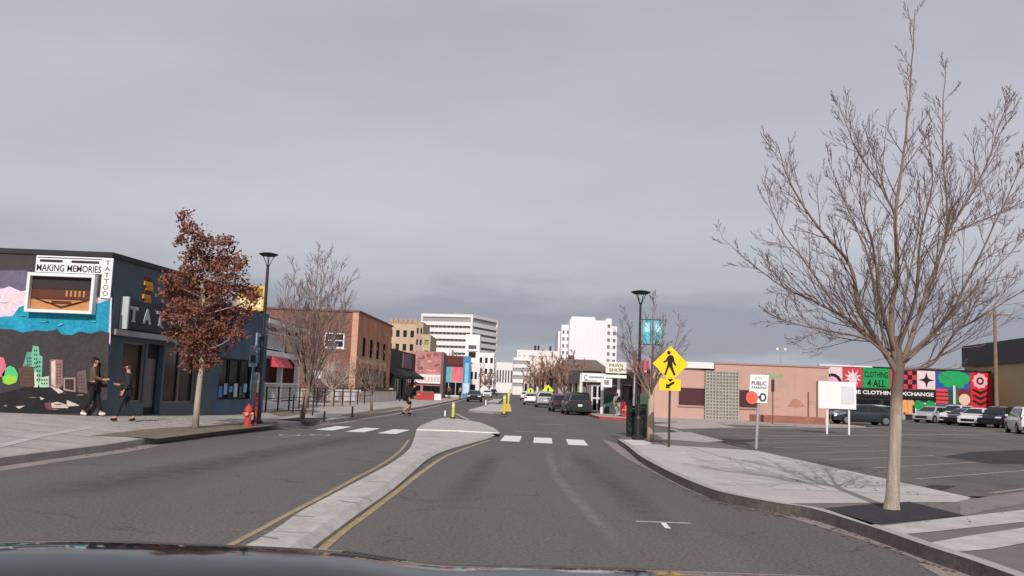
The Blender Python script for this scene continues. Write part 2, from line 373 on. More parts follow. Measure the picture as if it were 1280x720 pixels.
# joints in left sidewalk
mb = MB(); jm = mat('joint', (105, 98, 95), .95, .1, 3)
for i in range(26):
    y = 14+i*1.7
    xs = [-8.8, -9.7, -10.6, -11.5, -12.2]
    for a, b in zip(xs, xs[1:]):
        mb.add([(a, y, lz(a, y)+.007), (b, y, lz(b, y)+.007), (b, y+.025, lz(b, y)+.007), (a, y+.025, lz(a, y)+.007)][::-1], [(0, 1, 2, 3)], jm)
struct('sidewalk_joints', mb)
# ---- right sidewalk
SR = [p for p in RC]
outer = [(7.3, 36.5), (7.5, 26.3), (7.7, 20), (7.9, 15.1), (8.6, 14.9)]
mb = MB()
poly = [(p.x, p.y) for p in SR]+[(5.2, 36.2)]+outer+[(12, 15.4), (40, 15.6), (40, -12), (4.55, -12)]
mb.prism(poly, 0, .15, paver, side=mat('curb_stained_shaded', (100, 92, 88), .9, .3, 2.5, .2, fine=(20, .2))); struct('right_sidewalk', mb)  # curb face colour holds both its dirt and its shade
main = [(p.x+.17, p.y) for p in SR if p.y > 13.1 and p.y < 28.5]+[(x-.002, y) for x, y in outer[1:-1]]+[(7.4, 14.35)]
sheet('right_concrete_panels', main, .154, concrete)
ribbon('right_curb_top', [p+Vector((.002, 0)) for p in SR], [p+Vector((.17, 0)) for p in SR], .158, concrete_old)
ribbon('right_gutter', RG, SR, .004, gutter)
g = lambda pts, z: [G(x, y, z) for x, y in pts]
sheet('tree_pit', g([(1030, 635.5), (1075, 631), (1137, 627), (1206, 644), (1150, 650), (1089, 656)], .158), .158, mulch)
sheet('light_paver_band', g([(1097, 658), (1200, 646), (1300, 635), (1300, 650), (1180, 663), (1128, 668)], .155), .1555, mat('bright_concrete', (182, 176, 172), .9, .22, 2, fine=(16, .08)))
sheet('light_paver_band', g([(1158, 679), (1215, 669), (1330, 652), (1360, 664), (1240, 686), (1192, 690)], .155), .1555, MATS['bright_concrete'])
sheet('medium_paver_patch', g([(1199, 626), (1300, 611), (1340, 618), (1200, 645)], .155), .1545, mat('paver_mid', (128, 120, 117), .9, .1, 2, fine=(30, .12)))
mb = MB()
for y in (15.2, 17.2, 19.2, 21.2, 23.2, 25.2, 27.2): mb.add([(4.6, y, .1565), (7.6, y, .1565), (7.6, y+.02, .1565), (4.6, y+.02, .1565)], [(0, 1, 2, 3)], jm)
mb.add([(5.6, 15.5, .157), (5.62, 15.5, .157), (5.62, 28, .157), (5.6, 28, .157)], [(0, 1, 2, 3)], jm)
struct('sidewalk_joints', mb)
# curb ramp + yellow/grey lip near corner
sheet('curb_ramp', g([(775, 550), (800, 549), (815, 554), (806, 557), (786, 556)], .155), .1575, mat('ramp_light', (205, 198, 192), .9, .1, 2))
sheet('corner_slab', g([(816, 541), (862, 540), (905, 551), (884, 553), (830, 549)], .155), .1555, concrete_old)
# ---- parking lot
sheet('parking_lot', [(7.6, 36.2), (7.52, 26.3), (7.72, 20), (7.92, 15.3), (8.6, 15.4), (12, 15.7), (40, 15.9), (140, 10), (140, 125), (24, 125), (24, 57), (12, 46), (7.9, 41)], .15, asphalt_lot)
mb = MB(); mb.prism([(7.3, 36), (7.6, 36), (8, 41), (12, 46), (24, 57), (24, 57.6), (11.7, 46.5), (7.6, 41.2)], 0, .149, curbm); struct('lot_edge', mb)
def stripe(mb, a, b, wd, z, m):
    a = Vector(a[:2]); b = Vector(b[:2]); t = (b-a).normalized(); nn = Vector((-t.y, t.x))*wd/2
    mb.add([(*(a-nn), z), (*(b-nn), z), (*(b+nn), z), (*(a+nn), z)], [(0, 1, 2, 3)], m)
mb = MB()
for i in range(9):
    x0, y0 = 8.55, 16.0+i*2.45
    if i == 0: stripe(mb, (x0+.2, y0), (x0+4.5, y0+3.9), .11, .154, lot_paint)
    else: stripe(mb, (x0, y0), (x0+4.6, y0+3.9), .11, .154, lot_paint)
for i in range(12): stripe(mb, (20+i*2.6, 50+i*.1), (20+i*2.6+1.5, 44.5), .12, .154, worn_white)
stripe(mb, G(960, 545.5, .15), G(1290, 542, .15), .16, .154, worn_white)
stripe(mb, (11.5, 45.2), (40, 64), .15, .154, worn_white)
struct('parking_lines', mb)
sheet('asphalt_and_shadow_patch', g([(1178, 571), (1215, 565), (1290, 562), (1330, 572), (1290, 580), (1240, 580)], .15), .153, dark_patch)  # shadow painted on the lot, as if cast from beyond the right edge
sheet('asphalt_and_shadow_patch', g([(1140, 612), (1165, 606), (1195, 608), (1175, 614)], .15), .153, dark_patch)
sheet('asphalt_and_shadow_patch', g([(880, 550), (920, 548), (955, 550), (930, 553), (890, 553)], .15), .1535, dark_patch)
# concrete walk and corner beyond the driveway
sheet('crossing_walk', g([(812, 531), (860, 528), (890, 529), (960, 541), (1040, 545), (1036, 548), (930, 546), (870, 541), (850, 536)], .0), .012, concrete_old)
mb = MB(); mb.prism([(6.2, 420), (6.2, 57.5), (8.6, 55.8), (12, 55.5), (23.99, 59), (23.99, 420)], 0, .146, concrete_old, side=curbm); struct('far_right_sidewalk', mb)
mb = MB(); a = [(6.18, 66), (6.18, 57.45), (8.6, 55.74)]
for p, q in zip(a, a[1:]):
    stripe(mb, p, q, .03, .16, red_paint)
    P = Vector((p[0], p[1], 0)); Q = Vector((q[0], q[1], 0)); dn = (Q-P).cross(Vector((0, 0, 1))).normalized()*.012
    mb.add([P+dn, Q+dn, Q+dn+Vector((0, 0, .16)), P+dn+Vector((0, 0, .16))], [(0, 1, 2, 3)], red_paint)
struct('red_curb_paint', mb)
# ---- median
ML = [(-2.6, -10), (-2.6, 4)]+[G(x, y, .12) for x, y in [(318, 676), (376, 639), (422, 614.5), (459, 595), (490, 578), (510, 562.6), (517, 550), (521, 536)]]
MR = [(-1.9, -10), (-1.9, 4)]+[G(x, y, .05) for x, y in [(393, 682), (447, 642), (490, 611.5), (520, 586), (534, 574), (556, 563), (586, 554.5), (612, 547), (624, 541)]]
YL = smooth_line([(-2.85, -6), (-2.85, 4)]+[tuple(G(x, y)[:2]) for x, y in [(293, 679), (362, 642), (408, 618), (448, 596), (475, 582), (499, 565), (511, 550)]], 5)
YR = smooth_line([(-1.65, -6), (-1.65, 4)]+[tuple(G(x, y)[:2]) for x, y in [(408, 682), (461, 641), (503, 609), (531, 587.5), (556, 571), (582, 560.5), (612, 550.5)]], 5)
ML = smooth_line([(p[0], p[1]) for p in ML], 5); MR = smooth_line([(p[0], p[1]) for p in MR], 5)
nose = [Vector(G(*p, .15)[:2]) for p in [(626, 541), (618, 534), (600, 527), (575, 523), (556, 521), (540, 525), (526, 531)]]
med_c = mat('median_concrete', (176, 170, 165), .9, .22, 1.6, .2, fine=(11, .12))
MI = offset_line(MR, -.12)
mb = MB(); mb.prism([(p.x, p.y) for p in ML[::-1]]+[(p.x, p.y) for p in MI]+[(p.x, p.y) for p in nose], 0, .12, med_c, side=concrete_old)
n0 = len(MR)
for i in range(n0-1):
    a, b, c, d = MI[i], MI[i+1], MR[i+1], MR[i]
    q_ = [(a.x, a.y, .12), (d.x, d.y, .045), (c.x, c.y, .045), (b.x, b.y, .12)]; mb.add(q_, [(0, 1, 2, 3)], med_c)
    mb.add([(d.x, d.y, .045), (d.x, d.y, 0), (c.x, c.y, 0), (c.x, c.y, .045)], [(0, 1, 2, 3)], curbm)
struct('median', mb)
pl_ = [G(*p, .17) for p in [(521, 536), (570, 537.5), (618, 540), (624, 540), (616, 534), (600, 528), (575, 524), (556, 522.5), (541, 526)]]
mb = MB(); mb.prism([(p.x, p.y) for p in pl_], .121, .16, med_c, side=white_paint); struct('median_platform', mb)
ribbon('yellow_line', offset_line(YL, -.04), offset_line(YL, .04), .005, yellow_paint)
ribbon('yellow_line', offset_line(YR, -.05), offset_line(YR, .05), .005, yellow_paint)
# median cracks / debris marks
mb = MB()
for px, py in [(378, 642), (410, 610), (470, 600), (440, 625), (540, 548), (335, 668)]:
    q = G(px, py, .15)
    a = random.uniform(-.6, .6); ln = random.uniform(.12, .3)
    stripe(mb, (q.x-ln*math.cos(a), q.y-ln*math.sin(a)), (q.x+ln*math.cos(a), q.y+ln*math.sin(a)), .02, .124, jm)
for y in range(3, 30, 3): stripe(mb, (-2.9+.0, y+.3), (-1.7, y+.3), .012, .1235, gutter) if y < 20 else None
struct('median_cracks', mb)
# second median down the street
mb = MB(); mb.prism([(-2.4, 62), (-.6, 60.5), (.2, 61.5), (.1, 90), (-1.3, 92), (-2.3, 66)], 0, .15, concrete, side=curbm); struct('far_median', mb)
mb = MB(); mb.prism([(-2.0, 105), (-.6, 103), (-.2, 140), (-1.5, 141)], 0, .15, concrete, side=curbm); struct('far_median', mb)
# ---- road markings
mb = MB()
for x, y0, y1 in [(.3, 28.9, 32.4), (1.35, 28.6, 31.9), (2.45, 28.2, 31.5), (-6.2, 31.4, 34.6), (-5.05, 31.0, 34.2), (-3.9, 30.7, 33.9)]:
    stripe(mb, (x-.05, y0), (x+.1, y1), .62, .005, white_paint)
struct('crosswalk_markings', mb)
mb = MB(); q0, q1 = G(795, 652), G(863, 654.5); stripe(mb, q0, q1, .045, .005, white_paint); q2, q3 = G(829, 654), G(835, 661); stripe(mb, q2, q3, .07, .0055, white_paint)
struct('parking_tick', mb)
mb = MB()
for x, y in [(2.4, 45), (2.6, 58), (2.9, 80), (2.9, 100), (-4.5, 58), (-4.4, 80), (-3.9, 48)]: stripe(mb, (x-.7, y), (x+.8, y), .22, .005, worn_white)
for a, b in [((-1.8, 47), (-3.1, 58)), ((-3.0, 58.5), (-.7, 58.5)), ((-2.3, 50), (-.5, 50)), ((.5, 36), (2.2, 36))]: stripe(mb, a, b, .16, .005, worn_white)
# bicycle symbol on the far-side lane
def ring(cx, cy, rx, ry):
    for k in range(14):
        a = 2*math.pi*k/14; b = 2*math.pi*(k+1)/14
        stripe(mb, (cx+rx*math.cos(a), cy+ry*math.sin(a)), (cx+rx*math.cos(b), cy+ry*math.sin(b)), .09, .005, worn_white)
ring(-6.55, 27.7, .28, .5); ring(-5.75, 28.4, .28, .5); stripe(mb, (-6.6, 27), (-5.7, 28.6), .09, .006, worn_white); stripe(mb, (-7.1, 26.2), (-6.3, 26.6), .1, .006, worn_white)
struct('lane_markings', mb)
# pale tyre-polished streaks: soft-edged wear in the road surface
def wear(name, pts, wd, rgb, amt):
    m = bpy.data.materials.new(name); m.use_nodes = True; nn = m.node_tree.nodes; ll = m.node_tree.links; b = nn['Principled BSDF']
    b.inputs['Base Color'].default_value = (*lin(*rgb), 1); b.inputs['Roughness'].default_value = .9
    at = nn.new('ShaderNodeAttribute'); at.attribute_name = 'fade'; z = nn.new('ShaderNodeTexNoise'); z.inputs['Scale'].default_value = 3; z.inputs['Detail'].default_value = 6
    t = nn.new('ShaderNodeTexCoord'); ll.new(t.outputs['Object'], z.inputs['Vector'])
    r = nn.new('ShaderNodeMapRange'); r.inputs[1].default_value = .35; r.inputs[2].default_value = .65; r.inputs[3].default_value = amt*.35; r.inputs[4].default_value = amt; ll.new(z.outputs['Fac'], r.inputs[0])
    mu = nn.new('ShaderNodeMath'); mu.operation = 'MULTIPLY'; ll.new(at.outputs['Fac'], mu.inputs[0]); ll.new(r.outputs[0], mu.inputs[1]); ll.new(mu.outputs[0], b.inputs['Alpha'])
    P = smooth_line(pts, 6); rows = [offset_line(P, d*wd) for d in (-.5, -.25, 0, .25, .5)]; k = len(P)
    me = bpy.data.meshes.new(name); vs = [(p.x, p.y, .0045) for r_ in rows for p in r_]
    me.from_pydata(vs, [], [(j*k+i, (j+1)*k+i, (j+1)*k+i+1, j*k+i+1) for j in range(4) for i in range(k-1)])
    me.materials.append(m); ca = me.color_attributes.new('fade', 'FLOAT_COLOR', 'POINT')
    for j, f in enumerate((0, .6, 1, .6, 0)):
        for i in range(k):
            e_ = min(1, i/4, (k-1-i)/4); ca.data[j*k+i].color = (f*e_, f*e_, f*e_, 1)
    o = bpy.data.objects.new(name, me); COL.objects.link(o); tag(o, kind='structure'); return o
q = lambda *p: [tuple(G(x, y)[:2]) for x, y in p]
wear('tyre_wear', q((682, 556), (690, 580), (700, 602), (735, 640), (790, 700)), .3, (160, 150, 148), .5)
wear('tyre_wear', q((712, 556), (708, 575), (700, 598)), .35, (160, 150, 148), .35)
wear('tyre_wear', q((560, 640), (600, 590), (625, 560)), .7, (75, 70, 68), .35)
wear('tyre_wear', q((0, 630), (200, 592), (400, 556), (470, 540)), 1.6, (72, 68, 66), .4)
wear('tyre_wear', q((60, 660), (300, 600), (430, 562), (500, 540)), .6, (135, 127, 124), .25)
wear('tyre_wear', q((880, 705), (760, 600), (700, 555)), .8, (78, 72, 70), .3)

rg_ = random.Random(77); mb = MB(); lm = mat('dry_leaf', (120, 84, 60), .9, .4, 3)
def leaf(x, y, z):
    a = rg_.uniform(0, 6.28); s_2 = rg_.uniform(.02, .05); c, d = math.cos(a)*s_2, math.sin(a)*s_2
    mb.add([(x-c, y-d, z+.002), (x+d*.6, y-c*.6, z+.006), (x+c, y+d, z+.012), (x-d*.6, y+c*.6, z+.004)], [(0, 1, 2, 3)], lm)
for k_ in range(260):
    p = LC[rg_.randrange(12, 34)]; leaf(p.x+abs(rg_.gauss(0, .16))+.03, p.y+rg_.uniform(-1, 1), .006)
for k_ in range(300): x = -10.0+rg_.gauss(0, 1.1); y = 28+rg_.gauss(0, 2.2); leaf(min(x, -8.9), y, lz(min(x, -8.9), y)+.012)
for k_ in range(140):
    p = SR[rg_.randrange(8, 44)]; leaf(p.x-abs(rg_.gauss(0, .12))-.04, p.y+rg_.uniform(-.3, .3), .006)
for k_ in range(80): leaf(rg_.uniform(5.0, 7.6), rg_.uniform(11, 26), .16)
for k_ in range(40): i = rg_.randrange(6, len(YL)-1); leaf(YL[i].x+rg_.uniform(.1, .25), YL[i].y, .006)
tag(obj('fallen_leaves', mb), 'dry brown leaves scattered along the gutters and under the oak', 'leaves', kind='stuff')
# ================================================================ LEFT BUILDINGS
A = (-12.5, 27.7); B = (-11.27, 38.67)
PM = Plane((-24, 27.7), A)          # mural wall, faces the camera
PF = Plane(A, B)                    # shop front, faces the street
t = thing('tattoo_shop', 'dark blue corner tattoo shop with painted mural on its side wall', 'shop', (-12.5, 27.7, .3))
navy = mat('navy_render', (80, 93, 102), .85, .15, .8); dark_side = mat('dark_side_paint', (66, 60, 62), .85, .15, .8)
ztop = 5.43
zf0, zf1 = .12, 5.43
mb = MB(); PM.wall(mb, 0, PM.L, .1, ztop-.12, .3, dark_side); 
# the front: hole layout traced on the wall
def hz(a, b): ua, za = PF.uv(*a); ub, zb = PF.uv(*b); return (ua, ub, min(za, zb), max(za, zb))
hA = hz((149, 497), (183, 434)); hD = hz((187, 498), (205, 437)); hB = hz((209, 497), (238, 442))
hA = (hA[0], hA[1], .75, 2.75); hD = (hA[1]+.12, hA[1]+1.25, .32, 2.75); hB = (hD[1]+.12, hD[1]+2.6, .7, 2.7)
sD = 8.0
mb2 = MB(); PF.wall(mb2, 0.002, sD, .1, ztop-.12, .3, navy, [hA, hD, hB])
for k_ in range(len(mb2.f)): pass
w_ = obj('wall', mb, t); obj('wall', mb2, t)
mb = MB(); PM.box(mb, 7.4, PM.L+.04, ztop-.12, ztop+.04, -.4, .05, mat('cap_dark', (44, 42, 46), .7, .1, 2)); PF.box(mb, .06, sD-.5, ztop-.119, ztop+.039, -.34, .06, MATS['cap_dark'])
PM.box(mb, 0, 7.4, ztop-.4, ztop-.05, -.4, .06, MATS['cap_dark']); obj('parapet_cap', mb, t)
mb = MB(); mb.prism([(-24, 27.9), (-12.7, 27.9), (-11.9, 35.4), (-24, 36)], 4.6, 4.75, MATS['cap_dark']); obj('roof', mb, t)
mb = MB(); mb.prism([(-24, 27.72), (-24.3, 27.72), (-24.3, 40), (-24, 40)], .1, 5.0, dark_side); mb.prism([(-24, 40), (-24, 40.3), (-11.4, 40.3), (-11.4, 40)], .1, 4.9, dark_side); obj('back_wall', mb, t)
# mural: painted shapes, thin paint layers on the wall
mu = MB()
viol = mat('mural_violet', (104, 96, 118), .85, .3, .9, fine=(9, .18)); pale = mat('mural_pale', (225, 200, 212), .85, .12, 1.2, fine=(9, .18)); lilac = mat('mural_lilac', (150, 150, 210), .85, .2, 1.5, fine=(9, .18))
teal = mat('mural_teal', (30, 142, 172), .85, .3, 1.6, fine=(9, .18)); charcoal = mat('mural_charcoal', (60, 56, 58), .85, .15, 1, fine=(9, .18)); mblack = mat('mural_black', (30, 30, 32), .85, .4, 2.5, fine=(9, .18))
P_ = lambda pts, d, m: PM.pxpoly(mu, pts, d-.003 if d > .004 else 0, d, m)
P_([(-130, 330), (-60, 334), (0, 338), (31, 338), (60, 345), (60, 420), (-130, 420)], .004, viol)
P_([(-130, 372), (0, 360), (20, 362), (45, 372), (60, 390), (60, 450), (-130, 450)], .008, lilac)
P_([(-130, 385), (-60, 372), (0, 362), (12, 358), (26, 364), (42, 362), (60, 372), (140, 372), (138, 430), (-130, 430)], .012, pale)
P_([(-130, 400), (-40, 398), (0, 396), (16, 395), (24, 384), (40, 378), (60, 382), (100, 384), (120, 380), (138, 374), (136, 418), (126, 415), (114, 419), (100, 416), (90, 421), (78, 420), (72, 414), (60, 416), (44, 415), (28, 418), (18, 414), (0, 413), (-60, 420), (-130, 415)], .016, teal)
P_([(-130, 412), (-60, 418), (0, 411), (18, 412), (28, 416), (44, 413), (60, 414), (72, 412), (78, 418), (90, 419), (100, 414), (114, 417), (126, 413), (137, 416), (134, 500), (0, 500), (-130, 500)], .020, charcoal)
P_([(-130, 496), (0, 492), (40, 482), (90, 486), (110, 492), (113, 516), (0, 517), (-130, 520)], .024, mblack)
def mp_(pts, rgb, d=.028, nm=None): P_(pts, d, mat(nm or 'mural_%d_%d_%d' % rgb, rgb, .85, .2, 3))
mp_([(0, 446), (5, 447), (8, 456), (6, 470), (-12, 474), (-12, 448)], (205, 110, 130))
mp_([(4, 478), (3, 468), (8, 460), (13, 457), (19, 460), (23, 468), (22, 476), (14, 480)], (80, 190, 120))
mp_([(5, 479), (5, 471), (13, 468), (22, 472), (21, 478), (12, 481)], (140, 195, 60), .032)
mp_([(29, 458), (33, 445), (34, 440), (40, 440), (42, 458), (42, 482), (30, 482)], (90, 150, 140))
mp_([(40, 482), (39, 447), (42, 432), (49, 433), (50, 444), (54, 446), (53, 470), (50, 482)], (110, 180, 150), .032)
mp_([(24, 460), (32, 457), (43, 459), (44, 483), (36, 484), (26, 482)], (92, 66, 58), .036)
mp_([(43, 466), (47, 464), (48, 484), (43, 484)], (200, 205, 190), .036)
mp_([(50, 472), (62, 470), (62, 484), (50, 484)], (160, 200, 170), .036)
mp_([(63, 450), (66, 449), (79, 450), (79, 482), (72, 486), (64, 482)], (140, 105, 98), .036)
mp_([(65, 452), (70, 450), (70, 484), (65, 480)], (200, 180, 170), .04)
mp_([(80, 472), (95, 472), (95, 490), (80, 488)], (150, 130, 122), .036); mp_([(82, 474), (93, 474), (93, 488), (82, 486)], (62, 45, 44), .04)
mp_([(97, 465), (108, 462), (110, 492), (98, 490)], (105, 85, 80), .036)
for pts in [[(62, 482), (72, 484), (80, 490), (74, 492)], [(60, 505), (72, 502), (84, 506), (86, 510), (66, 510)], [(84, 500), (94, 504), (100, 507), (84, 508)], [(20, 508), (32, 507), (24, 511)], [(50, 496), (56, 498), (52, 500)]]: mp_(pts, (190, 178, 172), .028, 'mural_fleck')
mp_([(56, 504), (64, 502), (66, 512), (58, 510)], (120, 60, 80), .032)
rg_ = random.Random(9)
wd_ = mat('mural_window', (70, 62, 62), .85, .3, 5)
for (xa_, ya_, xb_, yb_, nx2, ny2) in [(43, 436, 48, 462, 2, 5), (46, 450, 52, 478, 2, 5), (34, 446, 41, 458, 3, 3), (27, 462, 42, 480, 4, 4), (71, 454, 78, 480, 2, 7), (84, 476, 92, 486, 3, 3), (99, 468, 107, 488, 3, 5), (52, 473, 61, 482, 3, 2)]:
    for i in range(nx2):
        for j in range(ny2):
            a = xa_+(xb_-xa_)*(i+.2)/nx2; b = a+(xb_-xa_)*.5/nx2; c = ya_+(yb_-ya_)*(j+.2)/ny2; d = c+(yb_-ya_)*.45/ny2; P_([(a, c), (b, c), (b, d), (a, d)], .045, wd_)
for k_ in range(34):   # brush strokes in the sky, the wave and the dark ground
    x = rg_.uniform(-40, 128); z_ = k_ % 3; y = [rg_.uniform(366, 378), rg_.uniform(390, 410), rg_.uniform(488, 512)][z_]; w2_ = rg_.uniform(4, 14); h2_ = rg_.uniform(.8, 2)
    if z_ == 0 and x > 28: continue
    P_([(x, y), (x+w2_*.5, y-h2_), (x+w2_, y-h2_*.2), (x+w2_*.6, y+h2_*.6)], .0465+.0003*k_, mat('stroke_%d' % (k_ % 6), [(240, 214, 222), (60, 170, 190), (88, 80, 78), (190, 170, 200), (22, 110, 140), (120, 110, 104)][k_ % 6], .85, .2, 4))
obj('mural', mu, t)
# framed display box on the mural wall
fb = MB(); (u0, z1) = PM.uv(41, 341); (u1, z0) = PM.uv(120, 391); z1 = PM.uv(80, 343)[1]; z0 = PM.uv(80, 392)[1]
PM.box(fb, u0, u1, z0, z0+.09, 0, .3, white_metal); PM.box(fb, u0, u1, z1-.1, z1, 0, .3, white_metal); PM.box(fb, u0, u0+.09, z0+.09, z1-.1, 0, .3, white_metal); PM.box(fb, u1-.09, u1, z0+.09, z1-.1, 0, .3, white_metal)
fo = obj('framed_sign', fb, t)
fb = MB(); wood = mat('sign_wood', (186, 130, 84), .8, .25, 3, stretch=(1, 1, 6)); umber = mat('sign_umber', (92, 52, 38), .8, .3, 3); sd = mat('sign_dark', (46, 38, 34), .7, .2, 2); sdk = mat('sign_line', (84, 46, 30), .8, .1, 3)
hz0, hz1 = z0+.09, z1-.1; dz = hz1-hz0; ua, ub = u0+.09, u1-.09
PM.box(fb, ua, ub, hz0, hz1, .0, .12, wood); PM.box(fb, ua, ub, hz0+dz*.36, hz0+dz*.68, .12, .13, umber); PM.box(fb, ua, ub, hz0+dz*.62, hz1, .13, .14, sd)
PM.box(fb, ua, ub, hz0+dz*.33, hz0+dz*.37, .131, .15, sdk)
um = (ua+ub)/2; du = ub-ua
for sg in (-1, 1): PM.poly(fb, [(um, hz0+.06), (um, hz0+.13), (um+sg*du*.43, hz0+dz*.31), (um+sg*du*.36, hz0+dz*.31)], .12, .14, sdk)
PM.box(fb, um-du*.16, um+du*.16, hz0+dz*.2, hz0+dz*.28, .12, .14, sdk)
for k_ in range(5): PM.box(fb, ua+du*(.56+.07*k_), ua+du*(.59+.07*k_), hz0+dz*.42, hz0+dz*.6, .13, .138, wood)
obj('picture', fb, fo)
fb = MB(); u0, z1 = PM.uv(47, 320); u1, z0 = PM.uv(129, 341); z1 = PM.uv(90, 321)[1]; z0 = PM.uv(90, 341.5)[1]
PM.box(fb, u0, u1, z0, z1, 0.0, .06, sign_back); so = obj('sign_panel', fb, t); zz = z1-z0
fb = MB(); PM.box(fb, u0+.05, u1-.05, z1-.07, z1-.045, .06, .07, sd); PM.box(fb, u0+.12, um-.12, z1-.2, z1-.12, .06, .07, sd); PM.box(fb, um+.16, u1-.12, z1-.2, z1-.12, .06, .07, sd); obj('ornament', fb, so)
text('MAKING MEMORIES', PM, u0+.04, z0+.03, u1-u0-.08, zz*.42, sd, so, .061, .006, bold=.015)
fb = MB(); u0 = PM.uv(128.5, 345)[0]; u1 = PM.uv(141, 345)[0]; z1 = PM.uv(136, 323)[1]; z0 = PM.uv(133, 373)[1]
PM.box(fb, u0, u1, z0, z1, 0.021, .07, sign_back); so = obj('sign_panel', fb, t)
for i, ch in enumerate('TATTOO'):
    hh = (z1-z0-.1)/6; text(ch, PM, u0+.07, z1-.05-hh*(i+1)+.025, u1-u0-.14, hh-.05, mat('sign_taupe', (120, 105, 98), .8, .1, 3), so, .071, .006, bold=.01)
# front details
window(PF, hA, t, mat('alu_dark', (120, 112, 100), .5, .1, 3), depth=.12, fr=.07, name='shop_window'); window(PF, hB, t, MATS['alu_dark'], depth=.12, fr=.07, nx=2, name='shop_window')
fb = MB(); a_, b_, c0, c1 = hD; PF.box(fb, a_+.01, b_-.01, c0+.01, c1-.01, -.26, -.2, black); do = obj('door', fb, t)
fb = MB(); PF.box(fb, a_+.2, b_-.2, c0+.25, c1-.5, -.2, -.19, mat('door_glass', (92, 92, 96), .15, .1, 2)); obj('pane', fb, do)
fb = MB(); PF.box(fb, .25, sD-.1, 2.9, 3.08, .002, .22, mat('awning_grey', (150, 148, 150), .7, .15, 2)); obj('canopy', fb, t)
u0 = PF.uv(151, 400)[0]
fb = MB(); PF.box(fb, u0, sD-.6, 3.14, 4.1, .003, .16, mat('sign_band', (52, 54, 60), .7, .15, 2)); so = obj('sign_board', fb, t)
fb = MB(); PF.box(fb, u0-.08, u0-.002, 3.12, 4.16, .003, .26, mat('sign_edge', (190, 196, 200), .5, .05, 2)); obj('edge_strip', fb, so)
PFs = Plane(tuple(PF.pt(0, 0, .18))[:2], tuple(PF.pt(5, 0, .18))[:2])
for ch, px_ in zip('TATTOO', (167, 184, 200.5, 216, 230, 243)):
    uc = PFs.uv(px_, 400)[0]; text(ch, PF, uc-.26, 3.38, .52, .5, mat('letter_grey', (176, 180, 184), .6, .15, 6), so, .165, .02, bold=.035)
    fb = MB()
    if ch == 'T': PF.box(fb, uc-.13, uc+.13, 3.38, 3.43, .166, .18, MATS['letter_grey']); obj('serif', fb, so)
# gold emblem on the parapet
fb = MB(); gold = mat('emblem_gold', (205, 140, 50), .6, .2, 5); uu, zz = PF.uv(184, 366)
for k_ in range(7):
    a = k_*.9; PF.box(fb, uu-.24+.09*math.sin(a*2.3), uu+.2+.07*math.cos(a*1.7), zz-.52+k_*.15, zz-.38+k_*.15, .003, .05+.01*(k_ % 3), gold if k_ % 3 else sdk)
obj('emblem', fb, t)
mb = MB()
for k_ in range(3):
    pts = [PF.pt(.25+.12*math.sin(i*1.3+k_), 2.2+i*.28, .012) for i in range(10)]
    mb.tube(pts[:9-k_*2], .018, mat('scratch', (125, 135, 150), .8, .1, 3), 4) if k_ < 2 else None
obj('painted_lines', mb, t)

# blue neighbour with yellow box sign
PB = Plane((PF.pt(sD, 0).x, PF.pt(sD, 0).y), (PF.pt(13.4, 0).x, PF.pt(13.4, 0).y))
t = thing('blue_shop', 'small blue-green shop with dark display windows beside the tattoo shop', 'shop', tuple(PB.pt(0, .15)))
bl = mat('teal_blue_wall', (72, 92, 112), .85, .15, 1)
h1 = (.5, 3.9, .8, 2.5); h2 = (4.1, 4.9, .2, 2.4)
mb = MB(); PB.wall(mb, .01, PB.L, .1, 4.7, .3, bl, [h1, h2]); PE = Plane(tuple(PB.pt(PB.L, 0))[:2], tuple(PB.pt(PB.L, 0, -9))[:2]); PE.wall(mb, .302, 9, .1, 4.7, .3, bl); obj('wall', mb, t)
mb = MB(); mb.prism([tuple(PB.pt(.01, 0, -.3))[:2], tuple(PB.pt(PB.L-.31, 0, -.3))[:2], tuple(PB.pt(PB.L-.31, 0, -9))[:2], tuple(PB.pt(.01, 0, -9))[:2]], 4.3, 4.45, MATS['cap_dark']); obj('roof', mb, t)
window(PB, h1, t, black, nx=3, name='shop_window'); fb = MB(); PB.box(fb, 4.11, 4.89, .21, 2.39, -.25, -.2, black); obj('door', fb, t)
fb = MB()
for i in range(6): PB.box(fb, .8+i*.5, 1.15+i*.5, .9+.1*(i % 3), 1.35+.12*(i % 2), -.118, -.1, mat('display_%d' % i, [(90, 120, 190), (150, 170, 210), (70, 150, 180), (180, 190, 200), (90, 90, 140), (100, 190, 200)][i], .7, .2, 5))
obj('display_goods', fb, t)
fb = MB(); u0, z1 = PB.uv(303, 438); u1, z0 = PB.uv(316, 448); PB.box(fb, 4.0, 4.9, 3.0, 3.75, .003, .06, mat('poster_pale', (150, 165, 180), .7, .25, 6)); PB.box(fb, 4.15, 4.75, 3.1, 3.6, .06, .07, sd); obj('poster', fb, t)
t2 = thing('rooftop_sign', 'yellow box sign standing on the roof of the blue shop', 'sign', (-12.2, 38.2, 4.45))
mb = MB(); Py = Plane(tuple(D(297, 372, 38.3))[:2], tuple(D(331, 372, 38.3))[:2]); z1 = D(315, 357, 38.3).z; z0 = D(315, 388, 38.3).z
yl = mat('sign_ochre', (214, 176, 96), .7, .12, 3)
Py.box(mb, 0, Py.L, z0, z1, -.4, 0, yl); obj('box', mb, t2)
mb = MB(); Py.box(mb, .1, Py.L-.1, z0+(z1-z0)*.55, z0+(z1-z0)*.9, 0, .01, mat('sign_gold', (170, 128, 50), .7, .2, 6)); 
for i in range(3): Py.box(mb, .12+i*.36, .34+i*.36, z0+.1, z0+.5, .0, .012, mat('sign_cream', (240, 225, 180), .7, .1, 4))
obj('painted_panel', mb, t2)
